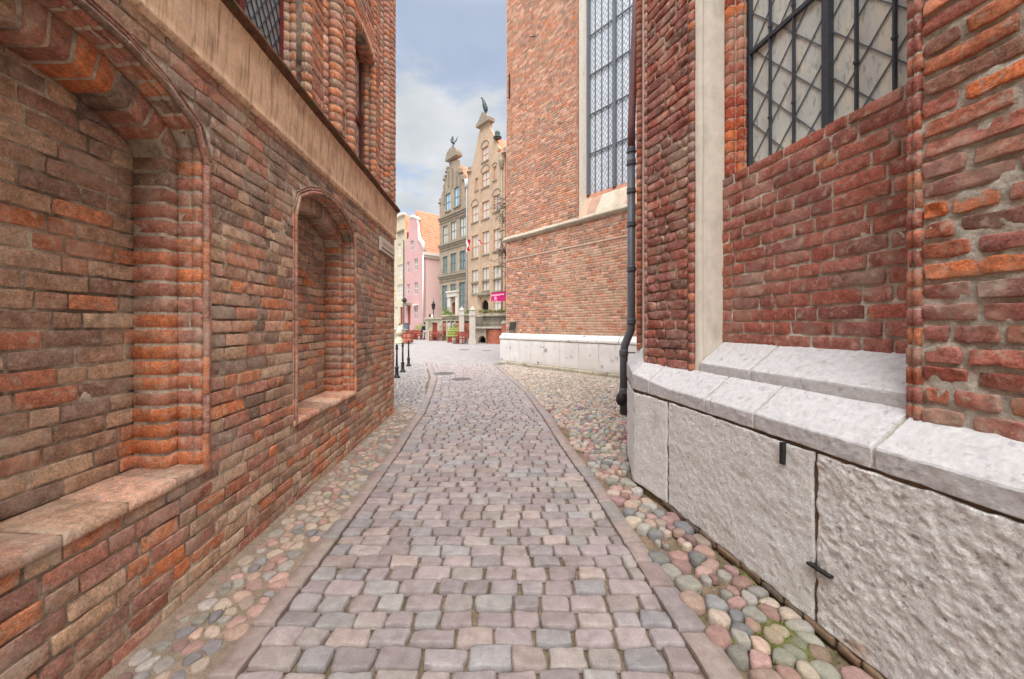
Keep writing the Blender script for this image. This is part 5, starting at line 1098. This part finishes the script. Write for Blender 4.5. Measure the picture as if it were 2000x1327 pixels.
def ball_post():
    x, y = onground(779.5, 672); t = thing('stone_ball_post', 'stone baluster post crowned by a large stone ball beside the bollards', 'post', (x, y, 0)); b = MB(); b.lathe((x, y, 0), [(.40, 0), (.40, .12), (.34, .16), (.36, .34), (.28, .46), (.20, .54), (.22, .60), (.16, .64)], 16); b.build('base', M['terrace'], t); b = MB(); b.lathe((x, y, .93), [(.30*math.cos(a), .30*math.sin(a)) for a in np.linspace(-1.5, 1.5, 12)], 18); b.build('ball', M['terrace'], t)
ball_post()
def crate():
    x, y = onground(796, 671.5); t = thing('planter_crate', 'square brick-red planter box beside the stone ball', 'planter', (x, y, 0)); b = MB(); b.box(XYZ, (x-.38, x+.38), (y-.38, y+.38), (.08, .95)); b.build('box', M['plank'], t, False)
    b = MB()
    for z in (.12, .5, .88): b.box(XYZ, (x-.41, x+.41), (y-.41, y+.41), (z, z+.07))
    for sx in (-1, 0, 1): b.box(XYZ, (x+sx*.38-.035, x+sx*.38+.035), (y-.405, y-.39), (.0, .94))
    b.build('batten', M['wood_red'], t, False)
crate()
def lamp():
    x, y = onground(846.5, 663); y = 41; x = (846.5-1000)/720*y; t = thing('street_lamp', 'black lantern on a slender post before the pink side wall', 'street lamp', (x, y, 0)); b = MB(); b.lathe((x, y, 0), [(.16, 0), (.14, .5), (.07, .6), (.06, 2.9), (.05, 3.3)], 10); b.build('post', M['iron'], t)
    b = MB(); b.lathe((x, y, 3.3), [(.05, 0), (.16, .05), (.2, .5), (.2, .52)], 6); b.build('lantern', M['iron'], t, False); b = MB(); b.lathe((x, y, 3.82), [(.28, 0), (.12, .18), (.10, .3), (.03, .45), (.01, .8)], 8); b.build('lantern_roof', M['iron'], t)
    b = MB(); b.tube([(x, y, 2.5), (x-.35, y, 2.65)], .03, 6); b.lathe((x-.38, y, 2.45), [(.04, 0), (.13, .08), (.13, .3), (.03, .4)], 8); b.build('side_lantern', M['iron'], t)
lamp()
def banner():
    Mf = hm(4.8); r0 = at(987, 580, 4.8)[0]; r1 = at(960, 580, 4.8)[0]; z0 = at(973, 589, 4.8)[1]; z1 = at(973, 571.5, 4.8)[1]; t = thing('banner_sign', 'magenta banner sign with pale rose print beside the church corner', 'sign', Mf(r0, z0, 0)); L = r1-r0
    b = MB(); b.box(Mf, (r0, r1), (z0, z1), (-.03, .03)); b.build('banner', M['magenta'], t, False)
    b = MB(); b.box(Mf, (r0+.15, r1-.03), (z1-.26, z1-.14), (.03, .036)); b.box(Mf, (r0+.2, r0+.5), (z0+.42, z0+.5), (.03, .035)); m = r0+L*.68
    n = 12; b.add([Mf(m+.17*math.cos(i*6.283/n), z0+.26+.15*math.sin(i*6.283/n), .036) for i in range(n)], [list(range(n))])
    for k in range(3): q = r1-.1-k*.27; b.add([Mf(q, z0+.01, .035), Mf(q-.2, z0+.01, .035), Mf(q-.1, z0+.12, .035)], [[0, 1, 2]])
    b.build('print', M['rose'], t, False)
    b = MB(); b.box(Mf, (r0+.22, r0+.55), (z0+.40, z0+.46), (.037, .042)); b.build('dark_mark', M['blackcloth'], t, False)
    b = MB(); b.beam(Mf(r0-.12, z0-2.3, 0), Mf(r0-.12, z1+.3, 0), .07); b.beam(Mf(r0-.12, z1+.02, 0), Mf(r1, z1+.02, 0), .04)
    b.tube([Mf(r0-.12+.18*math.cos(a), z1+.25+.18*math.sin(a), 0) for a in np.linspace(0, 6.2, 12)], .03, 6); b.build('bracket', M['iron'], t, False)
banner()
def flag(u, v0, v1, lean, label):
    Mf = hm(.0); r, z1 = at(u, v0); z0 = at(u, v1)[1]; t = thing('flag', label, 'flag', Mf(r, z1, .4), 'red and white flags on the tan house front')
    b = MB(); b.beam(Mf(r+.1, z1-.5, .05), Mf(r-.1+lean, z1+.25, 1.0), .04); b.build('pole', M['whitecloth'], t, False)
    for nm, m_, a, e in (('white_band', M['whitecloth'], 0, .3), ('red_band', M['red_flag'], .28, .62)):
        b = MB(); V = []; n = 8; H = z1-z0
        for i in range(n+1):
            f = i/n; z = z1+.2-f*H
            for g in (a, e): V.append(Mf(r+.15-g+lean*(f*1.2)+.05*math.sin(f*9), z+ (.0 if g == a else -.1), .8+.10*math.sin(f*7+g*6)))
        b.add(V, [[2*i, 2*i+1, 2*i+3, 2*i+2] for i in range(n)]); b.build(nm, m_, t)
flag(925, 474, 496, 0.05, 'red and white flag hanging limp, left of the two'); flag(944.5, 475, 485, -.5, 'red and white flag blown sideways, right of the two')
def shrubs():
    r = random.Random(8)
    def trellis():
        x, y = onground(884, 669.5); t = thing('flower_trellis', 'yellow-green slatted trellis with foliage behind the bench tables', 'trellis', (x, y, 0)); b = MB()
        for z in (.62, .84, 1.06, 1.28): b.box(XYZ, (x-.5, x+.52), (y-.02, y+.02), (z, z+.06))
        for sx in (-.5, 0, .5): b.box(XYZ, (x+sx-.02, x+sx+.02), (y+.021, y+.06), (0, 1.4))
        b.build('slats', pm('yellow_green_paint', c(176, 186, 96), .1, 6, 0, 3, .7, .2), t, False); b = MB(); leaves(b, (x, y+.3, .95), (.5, .22, .5), 350, YG, r, .07); leaves(b, (x+.05, y+.3, 1.5), (.35, .2, .2), 80, GR, r, .07); b.build('foliage', M['leaf'], t, False); b = MB(); b.box(XYZ, (x-.5, x+.5), (y+.08, y+.5), (0, .5)); b.build('trough', M['wood_red'], t, False)
    trellis()
    x, y = onground(887, 672); t = thing('flower_pot', 'pale round flower pot at the foot of the trellis', 'pot', (x, y, 0)); b = MB(); b.lathe((x, y, 0), [(.13, 0), (.19, .36), (.21, .38), (.21, .43), (.17, .43)], 14); b.build('pot', M['col_stone'], t); b = MB(); leaves(b, (x, y, .5), (.15, .15, .1), 40, GR, r, .05); b.build('plant', M['leaf'], t, False)
    for (u, yy, w, h, pal, lb) in ((822, 44, .9, 1.7, YG, 'yellow-green hedge bush behind the standing person'), (836.5, 41.2, .55, 1.2, GR, 'dark green potted shrub beside the standing person')):
        x = (u-1000)/720*yy; t = thing('shrub', lb, 'shrub', (x, yy, 0)); b = MB(); leaves(b, (x, yy, h*.6), (w, .4, h*.45), 420, pal, r, .09); b.build('foliage', M['leaf'], t, False); b = MB()
        for k in range(5): b.tube([(x, yy, 0), (x+r.uniform(-.4, .4)*w, yy+r.uniform(-.2, .2), h*.7)], [.04, .015], 5)
        b.build('stem', M['bark'], t)
    x, y = (841-1000)/720*41, 41; t = thing('litter_bin', 'black litter bin behind the bench tables', 'bin', (x, y, 0)); b = MB(); b.lathe((x, y, 0), [(.25, 0), (.30, .9), (.32, .92), (.32, 1.0), (.28, 1.0)], 14); b.build('body', M['iron'], t); b = MB(); b.lathe((x, y, 1.001), [(.30, 0), (.24, .12), (.05, .2)], 14); b.build('lid', M['iron'], t)
    x, y = (794-1000)/720*44, 44; t = thing('dark_cabinet', 'dark green cabinet at the foot of the cream house', 'cabinet', (x, y, 0)); b = MB(); b.box(XYZ, (x-.3, x+.3), (y-.25, y+.25), (0, 1.75)); b.build('body', M['pipe'], t, False); b = MB(); b.box(XYZ, (x-.35, x+.35), (y-.3, y+.3), (1.751, 1.84)); b.build('top', M['pipe'], t, False)
    x, y = (844-1000)/720*40, 40; t = thing('menu_board', 'white menu board on a stand below the street lamp', 'board', (x, y, 0)); b = MB(); b.box(XYZ, (x-.12, x+.12), (y-.03, y+.03), (1.9, 2.75)); b.build('board', M['white'], t, False); b = MB(); b.beam((x, y, 0), (x, y, 1.9), .05); b.build('stand', M['iron'], t, False)
    def canopy(x, y, lb, z=1.75, w=.75):
        t = thing('parasol', lb, 'parasol', (x, y, 0)); b = MB(); b.tube([(x, y, 0), (x, y, z+.55)], .03, 6); b.build('pole', M['iron'], t); b = MB(); n = 8
        V = [(x, y, z+.5)]+[(x+w*math.cos(i*math.pi/4), y+w*math.sin(i*math.pi/4), z+.12) for i in range(n)]+[(x+w*math.cos(i*math.pi/4), y+w*math.sin(i*math.pi/4), z-.06) for i in range(n)]
        b.add(V, [[0, 1+i, 1+(i+1) % n] for i in range(n)]+[[1+i, 9+i, 9+(i+1) % n, 1+(i+1) % n] for i in range(n)]); b.build('canopy', M['iron'], t, False)
    canopy((842-1000)/720*43, 43, 'small dark parasol above the rear tables', 1.75, .8)
    # low stone stair wall of the pink house
    Mf = hm(5.2); t = thing('stoop_wall', 'low stone stoop wall before the pink house', 'wall', Mf(17, 0, 0)); b = MB(); b.box(Mf, (13.2, 20.5), (0, 1.0), (-1.2, 0)); b.build('wall', M['terrace'], t, False); b = MB(); b.box(Mf, (13.1, 20.6), (1.001, 1.12), (-1.3, .1)); b.build('coping', M['col_stone'], t, False)
shrubs()
def creeper():
    r = random.Random(15); x0, y0 = -.28, 30.0; t = thing('bare_tree', 'bare winter tree with tangled twigs beside the church corner', 'tree', (x0, y0, 0))
    tr = MB(); tw = MB(); tr.tube([(x0, y0, 0), (x0-.05, y0, 3), (x0+.0, y0, 6), (x0-.1, y0, 8.6), (x0, y0, 11), (x0+.05, y0, 12.4)], [.12, .1, .085, .07, .045, .02], 7)
    def br(p, d, L, rad, dep):
        pts = [np.array(p)]; q = np.array(d, float)
        for i in range(4): q = q+np.array([r.gauss(0, .28) for _ in range(3)]); q /= np.linalg.norm(q); pts.append(pts[-1]+q*L/4)
        tw.tube(pts, [rad, rad*.8, rad*.65, rad*.5, rad*.3], 5)
        if dep:
            for k in range(4): br(pts[r.randint(1, 4)], q+np.array([r.gauss(0, .8) for _ in range(3)]), L*.62, rad*.55, dep-1)
    for k in range(26):
        z = r.uniform(5.2, 12.2); a = r.uniform(2.2, 4.6); br((x0-.03, y0, z), (math.cos(a), math.sin(a)*.6, r.uniform(-.3, .5)), r.uniform(.6, 1.1) if z > 7 else 1.2, .035, 2)
    tr.build('trunk', M['bark'], t); tw.build('crown', M['bark'], t)
creeper()
# ------------------------------------------------------------------ people
def skin_mesh(name, mat, verts, edges, radii, parent, sub=1):
    bm = bmesh.new(); sl_ = bm.verts.layers.skin.verify(); vs = [bm.verts.new(v) for v in verts]; [bm.edges.new((vs[a], vs[b])) for a, b in edges]
    for i, v in enumerate(vs): v[sl_].radius = (radii[i], radii[i]); v[sl_].use_root = (i == 0)
    me = bpy.data.meshes.new(name); bm.to_mesh(me); bm.free(); o = bpy.data.objects.new(name, me); COL.objects.link(o)
    m = o.modifiers.new('s', 'SKIN'); m.use_smooth_shade = True; m2 = o.modifiers.new('d', 'SUBSURF'); m2.levels = m2.render_levels = sub
    dg = bpy.context.evaluated_depsgraph_get(); nm = bpy.data.meshes.new_from_object(o.evaluated_get(dg)); o.modifiers.clear(); o.data = nm; nm.materials.clear(); nm.materials.append(mat)
    for p in nm.polygons: p.use_smooth = True; p.material_index = 0
    o.parent = parent; return o
def person(x, y, label, H, top, legs, seated=False, facing=0, z=0):
    t = thing('person', label, 'person', (x, y, z), None, facing); k = H/1.75
    if not seated: hip, kn, an = .92, (.50, .02), (.08, 0)
    sp = [(0, 0, .95), (0, 0, 1.15), (0, 0, 1.36), (0, 0, 1.50), (0, .01, 1.56)]
    if seated:
        off = -.45; J = {'lk': (-.1, .42, .95), 'la': (-.1, .42, .52), 'lt': (-.1, .56, .48), 'rk': (.1, .42, .95), 'ra': (.1, .42, .52), 'rt': (.1, .56, .48)}
    else: off = 0; J = {'lk': (-.10, .03, .50), 'la': (-.11, 0, .08), 'lt': (-.12, .15, .04), 'rk': (.10, .05, .50), 'ra': (.11, .0, .08), 'rt': (.12, .15, .04)}
    v = [(0, 0, .93), (0, 0, 1.12), (0, 0, 1.38), (0, .0, 1.50), (0, .02, 1.60), (0, .03, 1.70),
         (-.10, 0, .88), J['lk'], J['la'], J['lt'], (.10, 0, .88), J['rk'], J['ra'], J['rt'],
         (-.19, 0, 1.40), (-.24, .02, 1.14), (-.22, .14, .94), (-.21, .19, .86), (.19, 0, 1.40), (.25, .03, 1.14), (.22, .18, .98), (.21, .25, .92)]
    e = [(0, 1), (1, 2), (2, 3), (3, 4), (4, 5), (0, 6), (6, 7), (7, 8), (8, 9), (0, 10), (10, 11), (11, 12), (12, 13), (2, 14), (14, 15), (15, 16), (16, 17), (2, 18), (18, 19), (19, 20), (20, 21)]
    ra = [.13, .12, .14, .055, .085, .075, .085, .055, .042, .04, .085, .055, .042, .04, .055, .042, .033, .028, .055, .042, .033, .028]
    # five fingers on each hand
    for hx in (17, 21):
        hv = v[hx]; s_ = -1 if hx == 17 else 1
        for i, (dx, L) in enumerate(((-.022, .06), (-.008, .072), (.008, .068), (.022, .055))):
            b0 = len(v); v.append((hv[0]+dx, hv[1]+.03, hv[2]-.03)); v.append((hv[0]+dx*1.2, hv[1]+.03+L*.5, hv[2]-.03-L*.7)); e += [(hx, b0), (b0, b0+1)]; ra += [.010, .007]
        b0 = len(v); v.append((hv[0]-s_*.035, hv[1]+.02, hv[2]-.01)); v.append((hv[0]-s_*.045, hv[1]+.05, hv[2]-.03)); e += [(hx, b0), (b0, b0+1)]; ra += [.011, .008]
    sc = lambda pts: [(a*k, b*k, (c_+off)*k) for a, b, c_ in pts]
    skin_mesh('body', M['skin'], sc(v), e, [q*k for q in ra], t)
    skin_mesh('jacket', top, sc([(0, 0, .90), v[1], (0, 0, 1.34), (0, 0, 1.45), v[14], v[15], v[16], v[18], v[19], v[20]]), [(0, 1), (1, 2), (2, 3), (2, 4), (4, 5), (5, 6), (2, 7), (7, 8), (8, 9)], [q*k for q in (.17, .16, .17, .09, .08, .06, .048, .08, .06, .048)], t)
    skin_mesh('trousers', legs, sc([(0, 0, .96), v[6], v[7], (v[8][0], v[8][1], v[8][2]+.02), v[10], v[11], (v[12][0], v[12][1], v[12][2]+.02)]), [(0, 1), (1, 2), (2, 3), (0, 4), (4, 5), (5, 6)], [q*k for q in (.14, .11, .078, .06, .11, .078, .06)], t)
    h = MB(); h.local = True; cx, cy, cz = sc([(0, .0, 1.685)])[0]; h.lathe((cx, cy, cz), [(.092*k*math.cos(a), .10*k*math.sin(a)) for a in np.linspace(-.5, 1.5, 7)], 12); h.build('hair', M['hair'], t)
    f = MB(); f.local = True; fx, fy, fz = sc([(0, .105, 1.64)])[0]
    f.tube([(0, fy-.015, fz+.02), (0, fy+.012, fz-.02)], [.008, .014], 6); [f.lathe((s_*.03, fy-.01, fz+.015), [(.004, -.008), (.011, 0), (.004, .008)], 8) for s_ in (-1, 1)]; f.beam((-.022, fy-.012, fz-.05), (.022, fy-.012, fz-.05), .008); [f.lathe((s_*.088, fy-.09, fz-.015), [(.006, -.025), (.016, 0), (.008, .028)], 6) for s_ in (-1, 1)]; f.build('face', M['skin'], t)
    for s_, a in ((-1, 'lt'), (1, 'rt')):
        q = sc([J[a]])[0]; b = MB(); b.local = True; b.tube([(q[0], q[1]-.2, q[2]+.01), (q[0], q[1]-.1, q[2]+.015), (q[0], q[1]+.06, q[2])], [.05, .055, .035], 8); b.build('shoe', M['blackcloth'], t)
    return t
x, y = (829-1000)/720*40, 40; person(x, y, 'person in navy jacket and light trousers standing by the tables, seen from behind', 1.8, M['navy'], M['lightcloth'], facing=.3)
b = MB(); bt = thing('shoulder_bag', 'small dark bag at the hip of the standing person', 'bag', (x-.25, y-.1, .95)); b.box(XYZ, (x-.33, x-.17), (y-.18, y+.05), (.82, 1.08)); b.build('pouch', M['blackcloth'], bt, False); b = MB(); b.tube([(x-.25, y-.08, 1.08), (x-.1, y-.17, 1.3), (x+.1, y-.14, 1.48)], .012, 5); b.build('strap', M['blackcloth'], bt)
x2, y2 = (780.5-1000)/720*36, 36; person(x2, y2, 'person in white top behind the stone ball post', 1.72, M['whitecloth'], M['blackcloth'], facing=2.4)
